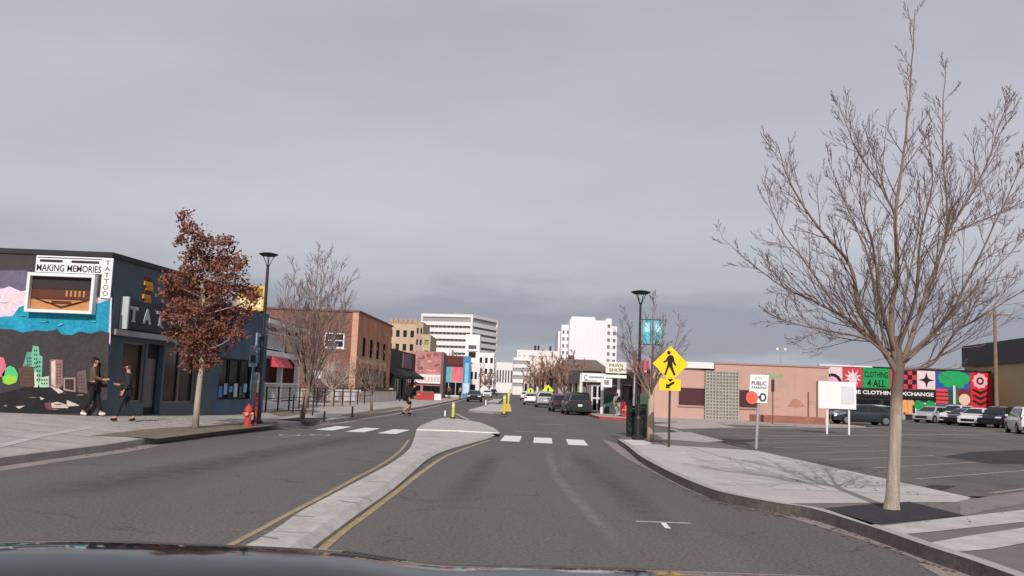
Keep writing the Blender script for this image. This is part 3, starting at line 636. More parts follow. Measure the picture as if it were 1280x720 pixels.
for uu_ in (.1, Py.L-.2):
    mb = MB(); Py.box(mb, uu_, uu_+.1, 4.45, z0, -.25, -.15, black_metal); obj('leg', mb, t2)

# porch house
t = thing('porch_house', 'brown two-storey house with white railed balcony and red awning', 'house', (-14.5, 48, .15))
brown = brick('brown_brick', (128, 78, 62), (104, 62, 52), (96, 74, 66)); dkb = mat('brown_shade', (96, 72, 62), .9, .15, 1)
PH = Plane((-12.4, 45.2), (-12.4, 53.8)); PHs = Plane((-21, 45.2), (-12.4, 45.2)); HT = D(345, 396, 45.2).z
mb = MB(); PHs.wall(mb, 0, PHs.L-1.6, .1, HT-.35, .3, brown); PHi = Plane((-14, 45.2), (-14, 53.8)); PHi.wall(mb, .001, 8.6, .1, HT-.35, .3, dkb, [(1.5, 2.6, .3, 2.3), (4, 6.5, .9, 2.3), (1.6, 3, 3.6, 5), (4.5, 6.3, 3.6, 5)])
Plane((-12.4, 53.8), (-21, 53.8)).wall(mb, 0, 8.6, .1, HT-.35, .3, brown); obj('wall', mb, t)
for h in [(4, 6.5, .9, 2.3), (1.6, 3, 3.6, 5), (4.5, 6.3, 3.6, 5)]: window(PHi, h, t, white_metal, nx=2)
fb = MB(); PHi.box(fb, 1.51, 2.59, .31, 2.29, -.2, -.14, sd); obj('door', fb, t)
mb = MB(); mb.prism([(-21.3, 44.8), (-12.0, 44.8), (-12.0, 54.2), (-21.3, 54.2)], HT-.35, HT-.1, white_wall); mb.prism([(-21, 45.1), (-12.3, 45.1), (-12.3, 53.9), (-21, 53.9)], HT-.1, HT+.05, dkb); obj('roof', mb, t)
mb = MB(); zb = D(375, 442, 50).z
mb.prism([(-14, 45.3), (-12.3, 45.3), (-12.3, 53.7), (-14, 53.7)], zb-.28, zb, white_wall); mb.prism([(-14, 45.3), (-12.3, 45.3), (-12.3, 53.7), (-14, 53.7)], .1, .5, white_wall); obj('porch_floor', mb, t)
for (z0_, nm) in ((zb, 0), (.5, 1)):
    for yy in (45.45, 49.4, 53.4):
        mb = MB(); mb.box((-12.45, yy, (z0_+(HT-.35 if nm == 0 else zb-.28))/2), (.26 if yy > 46 else .3, .26, (HT-.35 if nm == 0 else zb-.28)-z0_-.004), white_wall if yy > 46 else brown); obj('post', mb, t)
    mb = MB(); mb.box((-12.42, 49.5, z0_+1.0), (.07, 7.6, .07), white_metal); mb.box((-12.42, 49.5, z0_+.12), (.05, 7.6, .05), white_metal)
    for k_ in range(38): mb.box((-12.42, 45.8+k_*.2, z0_+.55), (.035, .035, .86), white_metal)
    mb.box((-13.2, 45.42, z0_+1.0), (1.3, .07, .07), white_metal)
    for k_ in range(7): mb.box((-13.75+k_*.2, 45.42, z0_+.55), (.035, .035, .86), white_metal)
    obj('railing', mb, t)
mb = MB(); a = mat('awning_red', (196, 74, 84), .8, .12, 2)
mb.hexa([Vector(p) for p in [(-12.3, 46.6, zb-.85), (-11.8, 46.6, zb-.85), (-11.8, 49.8, zb-.85), (-12.3, 49.8, zb-.85), (-12.3, 46.6, zb-.3), (-12.2, 46.6, zb-.3), (-12.2, 49.8, zb-.3), (-12.3, 49.8, zb-.3)]], a); obj('awning', mb, t)
mb = MB(); mb.box((-12.25, 50.8, zb+.3), (.1, 2.2, .4), mat('balcony_plants', (176, 172, 140), .9, .4, 4)); obj('flower_box', mb, t)

# big brick building
t = thing('brick_building', 'large two-storey red brick building with painted side wall', 'building', (-12.6, 74, .15))
redb = brick('red_brick', (134, 92, 80), (110, 76, 68), (124, 98, 88)); orb = brick('orange_brick', (200, 138, 104), (176, 114, 86), (156, 116, 96))
Y0 = 73.0; cx_ = D(446, 440, Y0).x; HB = D(445, 388, Y0).z
S1 = Plane((cx_-16, Y0), (cx_, Y0)); S2 = Plane((cx_, Y0), (cx_+.6, Y0+17))
u0, zq = S1.uv(406, 416); u1 = S1.uv(431, 416)[0]; zq1 = S1.uv(418, 416)[1]; zq0 = S1.uv(418, 435)[1]
mb = MB(); S1.wall(mb, 0, S1.L-.5, .1, HB-.15, .35, redb, [(u0, u1, zq0, zq1), (u0-6, u1-6, zq0, zq1)]); obj('wall', mb, t)
mb = MB(); S2.wall(mb, .0, 17, .1, HB-.15, .35, orb, [(2+i*3.4, 3.6+i*3.4, 4.0, 5.6) for i in range(4)]+[(2, 15, .4, 3.0)]); obj('wall', mb, t)
mb = MB(); S1.box(mb, S1.L-.5, S1.L-.0, .1, HB-.15, -.35, .06, mat('pale_brick', (196, 150, 128), .9, .15, 3)); obj('corner_pilaster', mb, t)
for h in [(u0, u1, zq0, zq1), (u0-6, u1-6, zq0, zq1)]: window(S1, h, t, white_metal, nx=2, nz_=2, fr=.1, depth=.06, sill=white_wall)
for i in range(4): window(S2, (2+i*3.4, 3.6+i*3.4, 4.0, 5.6), t, sd, nx=1, nz_=2)
window(S2, (2, 15, .4, 3.0), t, black, nx=6, name='shop_window')
mb = MB(); mb.prism([tuple(S1.pt(-.1, 0, .12))[:2], tuple(S1.pt(S1.L+.1, 0, .12))[:2], tuple(S2.pt(17.1, 0, .12))[:2], tuple(S1.pt(-.1, 0, -17.2))[:2]], HB-.15, HB, mat('parapet_brown', (120, 84, 70), .9, .1, 2)); obj('roof', mb, t)
mb = MB(); mb.prism([tuple(S1.pt(0, 0, -.35))[:2], tuple(S1.pt(.3, 0, -.35))[:2], tuple(S1.pt(.3, 0, -17))[:2], tuple(S1.pt(0, 0, -17))[:2]], .1, HB-.16, redb); obj('back_wall', mb, t)
# graffiti-like pale strip low on the street face
mb = MB()
for i in range(16): S2.box(mb, 1+i*.85, 1.6+i*.85, 3.3+.1*(i % 3), 3.8-.08*(i % 2), .003, .02, mat('ghost_sign', (205, 180, 150), .9, .2, 5))
obj('ghost_lettering', mb, t)

# low white wall and black railing before it
t = thing('garden_wall', 'low white panelled wall in front of the red brick building', 'wall', (-13, 66, .15))
W = Plane((-17.5, 59.5), (-11.6, 72)); mb = MB(); W.box(mb, 0, W.L, .1, 1.05, -.25, 0, mat('wall_pinkgrey', (182, 160, 150), .9, .15, 1)); obj('wall', mb, t)
mb = MB(); W.box(mb, -.05, W.L+.05, 1.05, 1.17, -.3, .05, white_wall); obj('coping', mb, t)
for i in range(6):
    mb = MB(); W.box(mb, .5+i*2.25, 1.9+i*2.25, .3, .95, .002, .05, white_wall); o_ = obj('panel', mb, t)
t = thing('garden_wall', 'white rendered parapet wall running along the street past the brick building', 'wall', (-11.5, 78, .15))
W = Plane((-11.6, 72.4), (-10.6, 88)); mb = MB(); W.box(mb, 0, W.L, .1, 1.1, -.25, 0, mat('wall_pale', (205, 196, 188), .9, .1, 1)); obj('wall', mb, t)
mb = MB(); W.box(mb, -.05, W.L+.05, 1.1, 1.25, -.3, .05, dkb); obj('coping', mb, t)
def railing(label, p0, p1, h, n_, zb_=.15, group=None):
    t = thing('metal_railing', label, 'railing', (p0[0], p0[1], zb_), group)
    R = Plane(p0, p1); mb = MB()
    for z in (zb_+h, zb_+h*.55): R.box(mb, 0, R.L, z-.02, z+.02, -.02, .02, black_metal)
    obj('rail', mb, t)
    for i in range(n_+1):
        mb = MB(); u = R.L*i/n_; R.box(mb, u-.035, u+.035, zb_-.02, zb_+h+.06, -.035, .035, black_metal); obj('post', mb, t)
railing('thin black railing in front of the balcony house', (-11.4, 43.0), (-11.2, 56), 1.15, 6)
railing('black railing along the pavement by the white panelled wall', (-11.0, 58), (-10.4, 70), 1.15, 5)

# house with dark awnings (dark shops)
t = thing('dark_shop', 'low dark shop front with black awnings next to the brick building', 'shop', (-12.3, 92, .15))
S = Plane((-12.6, 90.5), (-11.2, 112)); Sa = Plane((-20, 90.5), (-12.6, 90.5)); dk = mat('dark_wall', (70, 64, 64), .9, .2, .8); mv = mat('mauve_wall', (128, 104, 110), .9, .2, .6)
mb = MB(); S.wall(mb, 0, 21, .1, 5.6, .3, dk, [(1, 6, .4, 2.6), (8, 13, .4, 2.6), (15, 20, .4, 2.6)]); Sa.wall(mb, 0, Sa.L-.001, .1, 5.6, .3, dk); obj('wall', mb, t)
for i in (1, 8, 15): window(S, (i, i+5, .4, 2.6), t, black, nx=3, name='shop_window')
for k_ in (1, 8, 15):
    mb = MB(); a = [S.pt(k_-.3, 2.5, 0.004), S.pt(k_+5.3, 2.5, .004), S.pt(k_+5.3, 2.5, 1.3), S.pt(k_-.3, 2.5, 1.3)]; b = [S.pt(k_-.3, 3.5, .004), S.pt(k_+5.3, 3.5, .004), S.pt(k_+5.3, 2.75, 1.3), S.pt(k_-.3, 2.75, 1.3)]
    mb.hexa([a[3], a[2], a[1], a[0], b[3], b[2], b[1], b[0]], mat('awning_black', (36, 34, 38), .85, .15, 2)); obj('awning', mb, t)
mb = MB(); mb.prism([(-20, 90.8), (-12.9, 90.8), (-11.6, 112), (-20, 112)], 5.2, 5.35, dk); obj('roof', mb, t)
mb = MB(); S.box(mb, 12, 18, 3.7, 5.4, .003, .1, mv); obj('painted_panel', mb, t)

# pink shop
t = thing('pink_shop', 'pink and red painted shop with white sign band above dark shopfront', 'shop', (-11, 120, .15))
x0 = D(512, 460, 120).x; x1 = D(554, 460, 120).x; ht = D(530, 439, 120).z; hm = D(530, 468, 120).z; hs = D(530, 479, 120).z
S = Plane((x0, 120), (x1, 120)); pk = mat('pink_wall', (176, 122, 122), .9, .35, .8); S_ = Plane((x1, 120), (x1-.35, 132))
mb = MB(); S.wall(mb, 0, S.L, .1, ht, .3, pk, [(.3, 1.6, .3, hs-.3), (1.9, S.L-.3, .3, hs-.3)]); S_.wall(mb, .001, 12, .1, ht, .3, mat('red_side', (112, 92, 88), .9, .2, 1)); obj('wall', mb, t)
window(S, (.3, 1.6, .3, hs-.3), t, sd, name='shop_window'); window(S, (1.9, S.L-.3, .3, hs-.3), t, black, nx=2, name='shop_window')
mb = MB(); S.box(mb, 0.1, S.L-.3, hs, hm, .003, .3, white_wall); so = obj('sign_board', mb, t)
mb = MB()
for i in range(9): S.box(mb, .3+i*.44, .58+i*.44, hs+.25, hm-.3, .3, .32, mat('sign_pinkgrey', (205, 170, 170), .8, .15, 5))
obj('faded_letters', mb, so)
mb = MB(); mb.prism([(x0, 120.3), (x1-.3, 120.3), (x1-.65, 132), (x0, 132)], ht-.4, ht-.25, dk); obj('roof', mb, t)
mb = MB(); rg_ = random.Random(3)
for k_ in range(26):
    u = rg_.uniform(.2, S.L-.9); z = rg_.uniform(hm+.2, ht-.5); S.box(mb, u, u+rg_.uniform(.2, .7), z, z+rg_.uniform(.15, .4), .002+.0005*k_, .01+.0006*k_, mat('mural_bit_%d' % (k_ % 4), [(150, 84, 92), (210, 160, 156), (120, 90, 96), (196, 120, 112)][k_ % 4], .9, .3, 3))
obj('mural', mb, t)
t = thing('planter_box', 'low red planter box at the pavement before the pink shop', 'planter', tuple(D(531, 500, 100)*Vector((1, 1, 0))+Vector((0, 0, .15))) if False else (D(531, 500, 100).x, 100, .15))
mb = MB(); cx = D(531, 500, 100).x; mb.box((cx, 100, .6), (2.0, .6, .9), mat('planter_red', (170, 66, 66), .8, .15, 2)); obj('box', mb, t); mb = MB(); mb.box((cx, 100, 1.1), (1.8, .5, .1), soil); obj('soil', mb, t)
t = thing('planter_box', 'small white planter box to the right of the red one', 'planter', (D(546, 500, 104).x, 104, .15))
mb = MB(); cx = D(546, 500, 104).x; mb.box((cx, 104, .5), (1.0, .6, .7), white_wall); obj('box', mb, t); mb = MB(); mb.box((cx, 104, .9), (.8, .4, .1), soil); obj('soil', mb, t)
t = thing('planter_box', 'tall pale concrete planter before the dark shop with black awnings', 'planter', (D(484, 500, 88).x, 88, .15))
mb = MB(); cx = D(484, 500, 88).x; mb.box((cx, 88, .75), (1.0, 1.0, 1.2), mat('planter_pale', (200, 190, 170), .85, .15, 2), tap=1.12); obj('box', mb, t); mb = MB(); mb.box((cx, 88, 1.37), (.9, .9, .04), soil); obj('soil', mb, t)

# mural shop with dark fascia
t = thing('colourful_shop', 'small shop with pink and turquoise wall under a dark red fascia', 'shop', (-9, 150, .15))
x0 = D(550, 460, 150).x; x1 = D(582, 460, 150).x; hb = D(566, 447, 150).z; S = Plane((x0, 150), (x1, 150))
mb = MB(); S.wall(mb, 0, S.L, .1, hb, .4, mat('pale_shop', (200, 190, 180), .9, .1, 1), [(.4, S.L-.4, .3, 2.6)]); Plane((x1, 150), (x1+.2, 175)).wall(mb, .001, 25, .1, hb, .3, MATS['pale_shop']); obj('wall', mb, t)
window(S, (.4, S.L-.4, .3, 2.6), t, white_metal, nx=3, name='shop_window')
mb = MB(); zA = D(566, 462, 150).z; zB = D(566, 456, 150).z; S.box(mb, -.2, S.L+.1, zB, hb+.3, .003, .6, mat('fascia_maroon', (92, 44, 48), .8, .15, 2)); obj('fascia', mb, t)
mb = MB(); zC = D(566, 478, 150).z; S.box(mb, .1, 1.9, zC, zB-.1, .003, .05, mat('turquoise', (90, 170, 178), .85, .2, 1)); S.box(mb, 1.95, S.L-.1, zC+.2, zB-.1, .003, .055, mat('rose', (214, 110, 126), .85, .2, 1)); obj('mural', mb, t)
mb = MB(); mb.prism([(x0, 150.4), (x1-.3, 150.4), (x1-.1, 175), (x0, 175)], hb-.3, hb-.2, dk); obj('roof', mb, t)
# blue pylon
t = thing('pylon_sign', 'tall narrow blue sign tower beside the left pavement', 'sign', (D(583, 470, 140).x, 140, .15))
x0 = D(578.5, 470, 140).x; x1 = D(588, 470, 140).x; zt = D(584, 446, 140).z; mb = MB()
pb = mat('pylon_blue', (70, 130, 170), .7, .15, 1); mb.box(((x0+x1)/2, 140, zt/2+.1), (x1-x0, .8, zt-.1), pb); obj('tower', mb, t)
mb = MB(); mb.box(((x0+x1)/2, 139.57, zt*.55), ((x1-x0)*.5, .05, zt*.6), mat('pylon_pale', (130, 185, 215), .7, .2, 3)); obj('sign_face', mb, t)
mb = MB(); mb.box(((x0+x1)/2, 139.56, 1.6), ((x1-x0)*.8, .05, 1.6), mat('pylon_white', (190, 210, 225), .7, .3, 3)); obj('lower_panel', mb, t)
t = thing('white_cottage', 'narrow white building just beyond the blue sign tower', 'building', (-7.5, 170, .15))
x0 = D(584, 470, 170).x; x1 = D(598, 470, 170).x; zt = D(591, 455, 170).z; S = Plane((x0, 170), (x1, 170))
mb = MB(); S.wall(mb, 0, S.L, .1, zt, .3, white_wall, [(.5, S.L-.5, .3, 2.4), (.4, 1.1, 3.4, 4.8), (1.4, S.L-.3, 3.4, 4.8)]); obj('wall', mb, t); mb = MB(); S.box(mb, 0, S.L, .1, zt-.1, -9, -8.7, white_wall); obj('back_wall', mb, t)
window(S, (.5, S.L-.5, .3, 2.4), t, sd); window(S, (.4, 1.1, 3.4, 4.8), t, sd); window(S, (1.4, S.L-.3, 3.4, 4.8), t, sd)

# ================================================================ FAR BUILDINGS
def block(name, label, pxa, pxb, pytop, Y, depth, wall_m, rows, cols, wm=None, parent=None, cat='building', band=False, z_first=1.0, topfree=.06, gm=None, split=None, par=.0, side=True, skew=0):
    xa = D(pxa, 470, Y).x; xb = D(pxb, 470, Y).x; zt = D((pxa+pxb)/2, pytop, Y).z
    t = parent or thing(name, label, cat, ((xa+xb)/2, Y, .1))
    S = Plane((xa, Y), (xb, Y+skew)); hs = []; Hh = zt-z_first
    fh = Hh*(1-topfree)/rows
    for r in range(rows):
        z = z_first+fh*r
        if band: hs.append((S.L*.015, S.L*.985, z+fh*.35, z+fh*.85))
        else:
            cw = S.L/cols
            for c in range(cols): hs.append((cw*c+cw*.25, cw*c+cw*.75, z+fh*.25, z+fh*.75))
    mb = MB(); S.wall(mb, 0, S.L, .1, zt, .5, wall_m, hs); obj('wall', mb, t)
    mb = MB(); q = [S.pt(0, 0, -.5), S.pt(S.L, 0, -.5), S.pt(S.L, 0, -depth), S.pt(0, 0, -depth)]; mb.prism([tuple(p)[:2] for p in q], zt-.3, zt-.05, wall_m)
    for a, b in ((0, 3), (1, 2)):
        p, r_ = q[a], q[b]; mb.prism([tuple(p)[:2], tuple(r_)[:2], tuple(r_+S.u*(.4 if a == 0 else -.4))[:2], tuple(p+S.u*(.4 if a == 0 else -.4))[:2]], .1, zt-.31, wall_m)
    obj('side_wall', mb, t)
    for h in hs[:100]: 
        gb = MB(); S.box(gb, h[0]+.01, h[1]-.01, h[2]+.01, h[3]-.01, -.36, -.3, gm or glass_mid)
        if band:
            for k_ in range(1, 16): u = h[0]+(h[1]-h[0])*k_/16; S.box(gb, u-.06, u+.06, h[2]+.012, h[3]-.012, -.3, -.24, white_metal)
        obj('window', gb, t)
    return t, S, zt
tt, S, zt = block('tan_building', 'tall tan stepped apartment building behind the dark shops', 481, 517, 404, 190, 20, tan_wall, 4, 4, z_first=2.5, gm=glass)
mb = MB()
for i in range(6): S.box(mb, .5+i*S.L/6, .5+i*S.L/6+S.L/9, zt, zt+.9, -.6, .1, mat('tan_trim', (184, 140, 108), .9, .1, 1))
obj('parapet', mb, tt)
block('tan_building', None, 517, 526, 402, 186, 16, mat('mauve_brick', (176, 150, 136), .9, .1, .5), 5, 2, parent=tt, z_first=2.5, gm=glass)
block('tan_building', None, 526, 536, 418, 184, 16, mat('ochre_wall', (176, 164, 138), .9, .1, .5), 4, 1, parent=tt, z_first=3, gm=mat('ochre_dim', (150, 132, 98), .6, .1, 1))
# striped office: two angled faces
t = thing('striped_office', 'large white office block with dark ribbon windows on the left horizon', 'office building', (-22, 330, .1))
xa = D(523, 440, 330).x; xb = D(589, 440, 330).x; xc = D(621, 440, 350).x; ztl = D(560, 392, 330).z; off_w = mat('office_white', (222, 219, 217), .85, .03, .1)
Fa = Plane((xa, 334), (xb, 330)); Fb = Plane((xb, 330), (xc, 352)); rows = 9
sw = mat('office_shadow_grey', (150, 150, 152), .8, .05, .1)
for S, nm in ((Fa, 'a'), (Fb, 'b')):
    fh = (ztl-4)/10; hs = [(.6, S.L-.6, 3+fh*r+fh*.32, 3+fh*r+fh*.68) for r in range(rows)]+[(.6, S.L-.6, 3+fh*9+fh*.25, ztl-1.1)]
    mb = MB(); S.wall(mb, 0.01, S.L, .1, ztl, .8, off_w, hs); obj('wall', mb, t)
    for i, h in enumerate(hs):
        gb = MB(); S.box(gb, h[0]+.01, h[1]-.01, h[2]+.01, h[3]-.01, -.6, -.5, mat('ribbon_glass', (84, 80, 84), .3, .15, .2) if i < 9 else sw)
        for k_ in range(1, 12): u = h[0]+(h[1]-h[0])*k_/12; S.box(gb, u-.12, u+.12, h[2]+.012, h[3]-.012, -.5, -.42, mat('mullion_grey', (150, 146, 146), .7, .05, 1))
        obj('window_band', gb, t)
mb = MB(); pts = [(xa, 334.9), (xb-.2, 331), (xc-1.2, 352.4), (xc-3, 372), (xa, 372)]; mb.prism(pts, ztl-.8, ztl-.5, sw); mb.prism([(xc-.9, 352.9), (xc-.1, 352.9), (xc-2, 373), (xc-2.8, 373)], .1, ztl-.9, mat('slate_side', (110, 110, 124), .8, .05, .2)); obj('roof', mb, t)
mb = MB(); q_ = D(574, 388, 345); mb.box((q_.x, 345, ztl+.8), (4, 3, 1.8), sw); obj('rooftop_plant', mb, t)
block('white_block', 'plain white box building standing before the striped office', 541, 563, 436, 290, 14, white_wall, 2, 5, z_first=6, gm=mat('dim_window', (170, 165, 162), .6, .05, 1))
tt, S, zt = block('frame_building', 'white framed building with square sign panel under the striped office', 580, 598, 418, 280, 12, white_wall, 4, 1, z_first=3, gm=glass)
mb = MB(); S.box(mb, .6, S.L-.6, zt-5.2, zt-1.2, .01, .4, sign_back); S.box(mb, 1.0, S.L-1.0, zt-4.6, zt-3.4, .4, .5, mat('panel_grey', (90, 88, 92), .7, .1, 1)); obj('sign_panel', mb, tt)
block('white_annex', 'white low annex with two rows of windows at the street end', 597, 617, 441, 275, 12, white_wall, 3, 3, z_first=2, gm=glass)
block('column_building', 'distant pale building with vertical bays in the middle of the street end', 620, 641, 453, 420, 14, white_wall, 1, 6, z_first=2, gm=glass_mid)
tt, S, zt = block('low_office', 'low white office with dark window bands right of the street end', 641, 662, 447, 300, 20, white_wall, 4, 1, band=True, z_first=2, gm=MATS['ribbon_glass'])
block('low_office', None, 645, 697, 438, 304, 30, mat('white_pinkish', (226, 212, 208), .85, .05, .2), 3, 8, parent=tt, z_first=2, gm=mat('pale_window', (200, 188, 184), .6, .05, 1))
mb = MB()
for px_ in (669, 673, 688): q_ = D(px_, 434, 310); mb.box((q_.x, 310, S.pt(0, 0).z+D(670, 437, 310).z+.4), (.7, 1, 2), sd)
obj('roof_vent', mb, tt)
# white tower with stepped sides
t = thing('white_tower', 'tall white stepped office tower right of the street end', 'tower block', (20, 330, .1))
ww = mat('tower_white', (226, 222, 226), .85, .03, .2)
block('', None, 710, 757, 400, 322, 24, ww, 1, 7, parent=t, z_first=2, topfree=.85, gm=mat('tower_line', (196, 192, 196), .6, .02, 1))
for a, b, top, Y, c, rws in ((700, 711, 406, 327, 2, 9), (696, 701, 414, 334, 1, 1), (756, 763, 398, 325, 1, 10), (763, 770, 408, 327, 1, 9), (712, 742, 396, 332, 3, 1)):
    block('', None, a, b, top, Y, 18, ww, rws, c, parent=t, z_first=2, gm=mat('tower_window', (120, 116, 122), .4, .05, 1) if rws > 1 else ww)
mb = MB()
for i in range(8):
    q0 = D(713+i*5.6, 404, 321.5); mb.box((q0.x, 321.8, q0.z/2), (.5, .4, q0.z-1), ww)
obj('rib', mb, t)
# brown-roofed building right, and filler behind trees
t = thing('brown_roof_building', 'long low building with brown hipped roof behind the right shops', 'building', (9, 112, .15))
xa = D(694, 470, 112).x; xb = D(757, 470, 112).x; ze = D(725, 461, 112).z; zr = D(725, 450, 120).z
mb = MB(); S = Plane((xa+.8, 113), (xb-.2, 113)); S.wall(mb, 0, S.L, .1, ze, .3, mat('beige_wall', (170, 150, 136), .9, .1, .5), [(1+i*1.7, 2+i*1.7, 1.2, 2.6) for i in range(3)]); Plane((xa+.8, 140), (xa+.8, 113), True).wall(mb, 0, 26.9, .1, ze, .3, MATS['beige_wall']); obj('wall', mb, t)
for i in range(3): window(S, (1+i*1.7, 2+i*1.7, 1.2, 2.6), t, white_metal)
rb = mat('roof_brown', (112, 98, 92), .85, .12, 1)
mb = MB(); mb.add([(xa, 112, ze), (xb+.5, 112, ze), (xb+.5, 141, ze), (xa, 141, ze), (xa+2.2, 118, zr), (xb-.6, 118, zr), (xb-.6, 136, zr), (xa+2.2, 136, zr)], [(3, 2, 1, 0), (4, 5, 6, 7), (0, 1, 5, 4), (1, 2, 6, 5), (2, 3, 7, 6), (3, 0, 4, 7)], rb); obj('roof', mb, t)
mb = MB(); q_ = D(714, 448, 122); mb.box((q_.x, 122, zr+.2), (.8, .8, .9), sd); obj('chimney', mb, t)
for (a, b, tp, Y, rgb, lb) in [(676, 694, 464, 190, (196, 160, 140), 'small salmon building behind the bare trees on the right'), (655, 672, 474, 240, (176, 160, 150), 'small grey building far down the right pavement'), (690, 700, 468, 150, (160, 120, 100), 'brown brick shop behind the right hand street trees')]:
    block('small_building', lb, a, b, tp, Y, 12, mat('sb_%d' % a, rgb, .9, .12, .5), 1, 3, z_first=.5, gm=glass)

# right shop with the white signs
t = thing('flag_shop', 'corner shop with white sign boards and green lower walls', 'shop', (7.4, 68, .15))
S = Plane((D(733, 500, 68).x, 68), (D(800, 500, 66).x, 66.0)); SL = Plane((S.p.x, 84), (S.p.x, 68), True)
gw = mat('green_board', (64, 88, 78), .85, .2, 2); gy = mat('shop_grey', (120, 110, 106), .85, .15, 1)
zsoff = D(760, 470, 67).z
hd = (.35, 1.35, .25, 2.3)
mb = MB(); S.wall(mb, 0, S.L, .1, zsoff+.3, .3, gy, [hd, (2.9, 3.7, .2, 2.3)]); SL.wall(mb, 0, 15.69, .1, zsoff+.3, .3, gy, [(1.5, 6, .6, 2.4), (8, 14, .6, 2.4)]); obj('wall', mb, t)
window(S, hd, t, white_metal, nx=2, nz_=2, fr=.12, name='shop_window'); fb = MB(); S.box(fb, 2.91, 3.69, .21, 2.29, -.24, -.18, black); obj('door', fb, t)
window(SL, (1.5, 6, .6, 2.4), t, white_metal, nx=3, name='shop_window'); window(SL, (8, 14, .6, 2.4), t, white_metal, nx=3, name='shop_window')
mb = MB(); S.box(mb, 1.55, 2.8, .2, 1.5, .003, .06, gw); obj('green_panel', mb, t)
mb = MB(); mb.prism([tuple(S.pt(-.9, 0, 1.5))[:2], tuple(S.pt(S.L+.3, 0, 1.3))[:2], tuple(S.pt(S.L+.3, 0, -16))[:2], tuple(S.pt(-.9, 0, -17))[:2]], zsoff+.3, zsoff+.5, rb); obj('canopy_roof', mb, t)
for u in (0.0, 1.7, 3.0):
    mb = MB(); S.box(mb, u-.09, u+.09, .153, zsoff+.3, 1.0, 1.18, white_metal); obj('post', mb, t)
def board(px0, py0, px1, py1, Y, name, parent, m=sign_back, th=.12):
    a = D(px0, py0, Y); b = D(px1, py1, Y); P = Plane((a.x, Y), (b.x, Y)); zb_, za_ = b.z, a.z
    mb = MB(); P.box(mb, 0, P.L, zb_, za_, -th, 0, m); return obj(name, mb, parent), P, zb_, za_
o_, P, zb_, za_ = board(728, 467, 783, 473, 64.3, 'sign_board', t); 
o_, P, zb_, za_ = board(727.5, 466, 757, 478, 64.1, 'sign_board', t); text('C', P, .15, zb_+.12, .26, .38, mat('ink_grey', (88, 82, 86), .8, .05, 3), o_, .003, .006)
mb = MB(); P.box(mb, .5, 1.6, zb_+.28, zb_+.4, .002, .01, mat('ink_pale', (150, 142, 145), .8, .1, 3)); P.box(mb, .15, 1.1, zb_+.05, zb_+.11, .002, .01, MATS['ink_pale']); obj('small_print', mb, o_)
o_, P, zb_, za_ = board(752, 473, 765, 484, 63.9, 'sign_board', t); mb = MB(); P.box(mb, .2, .55, zb_+.15, zb_+.5, .002, .01, MATS['ink_pale']); obj('logo', mb, o_)
o_, P, zb_, za_ = board(757.5, 452, 783, 467, 64.2, 'sign_board', t, m=mat('sign_cream2', (236, 226, 206), .7, .05, 2))
ik = mat('ink_green', (70, 84, 66), .8, .05, 3); dv = za_-zb_
text('PAWN', P, .25, zb_+dv*.54, P.L-.5, dv*.3, ik, o_, .003, .006, bold=.02); text('SHOP', P, .25, zb_+dv*.13, P.L-.5, dv*.3, ik, o_, .003, .006, bold=.02)
mb = MB()
for u in (.15, P.L-.15): P.box(mb, u-.05, u+.05, zsoff+.5, zb_, -.12, -.02, galv)
obj('bracket', mb, o_)

# red lettered sign + striped strip behind right tree
t = thing('red_sign', 'red roof sign behind the bare tree beside the corner lamp', 'sign', (10.2, 63.5, 4))
mb = MB(); P = Plane((D(791, 455, 63.5).x, 63.5), (D(812, 455, 63.5).x, 63.5)); za_ = D(800, 449, 63.5).z; zb_ = D(800, 462, 63.5).z
for k_ in range(4):
    a = P.L*k_/4; P.poly(mb, [(a, zb_), (a+P.L/4-.05, zb_+.05), (a+P.L/4-.05, za_-.05*(k_ % 2)), (a+.03, za_-.1)], -.1, 0, mat('sign_red', (190, 58, 66), .7, .1, 2))
obj('letters', mb, t); mb = MB(); P.box(mb, 0, P.L, zb_-.2, zb_-.03, -.1, 0, mat('sign_pink', (220, 150, 150), .7, .1, 2)); P.box(mb, .1, .2, .15, zb_-.2, -.1, 0, galv); P.box(mb, P.L-.2, P.L-.1, .15, zb_-.2, -.1, 0, galv); obj('frame', mb, t)

# pink building
t = thing('salmon_building', 'low salmon pink building with flat roof facing the parking lot', 'building', (16, 62, .15))
pinkw = mat('salmon_wall', (190, 153, 141), .9, .08, .5, .1, fine=(12, .04)); pink2 = mat('salmon_trim', (166, 138, 126), .9, .1, .8)
Yp = 62.0; xa = D(812, 500, Yp).x; xm = D(893, 500, Yp).x; xb = D(1036, 500, Yp).x
S = Plane((xa, Yp), (xb, Yp)); um = xm-xa; zh = D(960, 455, Yp).z+.0; zl = D(870, 463, Yp).z
def rect(px0, py0, px1, py1): a = S.uv(px0, py0); b = S.uv(px1, py1); return (a[0], b[0], b[1], a[1])
w1 = rect(848, 484, 881, 508); w2 = rect(921, 484, 948, 509); w3 = rect(816, 488, 823, 509)
w2 = (w2[0], w2[1], w1[2], w1[3])
mb = MB(); S.wall(mb, 0, um-.01, .1, zl, .3, pinkw, [w1]); S.wall(mb, um, S.L, .1, zh-.12, .3, pinkw, [w2])
SL = Plane((xa, Yp), (xa, Yp+14), True); SL.wall(mb, .001, 14, .1, zl-.001, .3, pinkw); SR_ = Plane((xb, Yp), (xb, Yp+14)); SR_.wall(mb, .301, 14, .1, zh-.121, .3, pinkw); obj('wall', mb, t)
mar = mat('maroon_panel', (74, 36, 42), .4, .1, 2, spec=.5)
window(S, w1, t, pink2, mar, fr=.04, depth=.08, sill=pink2); window(S, w2, t, pink2, mar, fr=.04, depth=.08, sill=pink2)
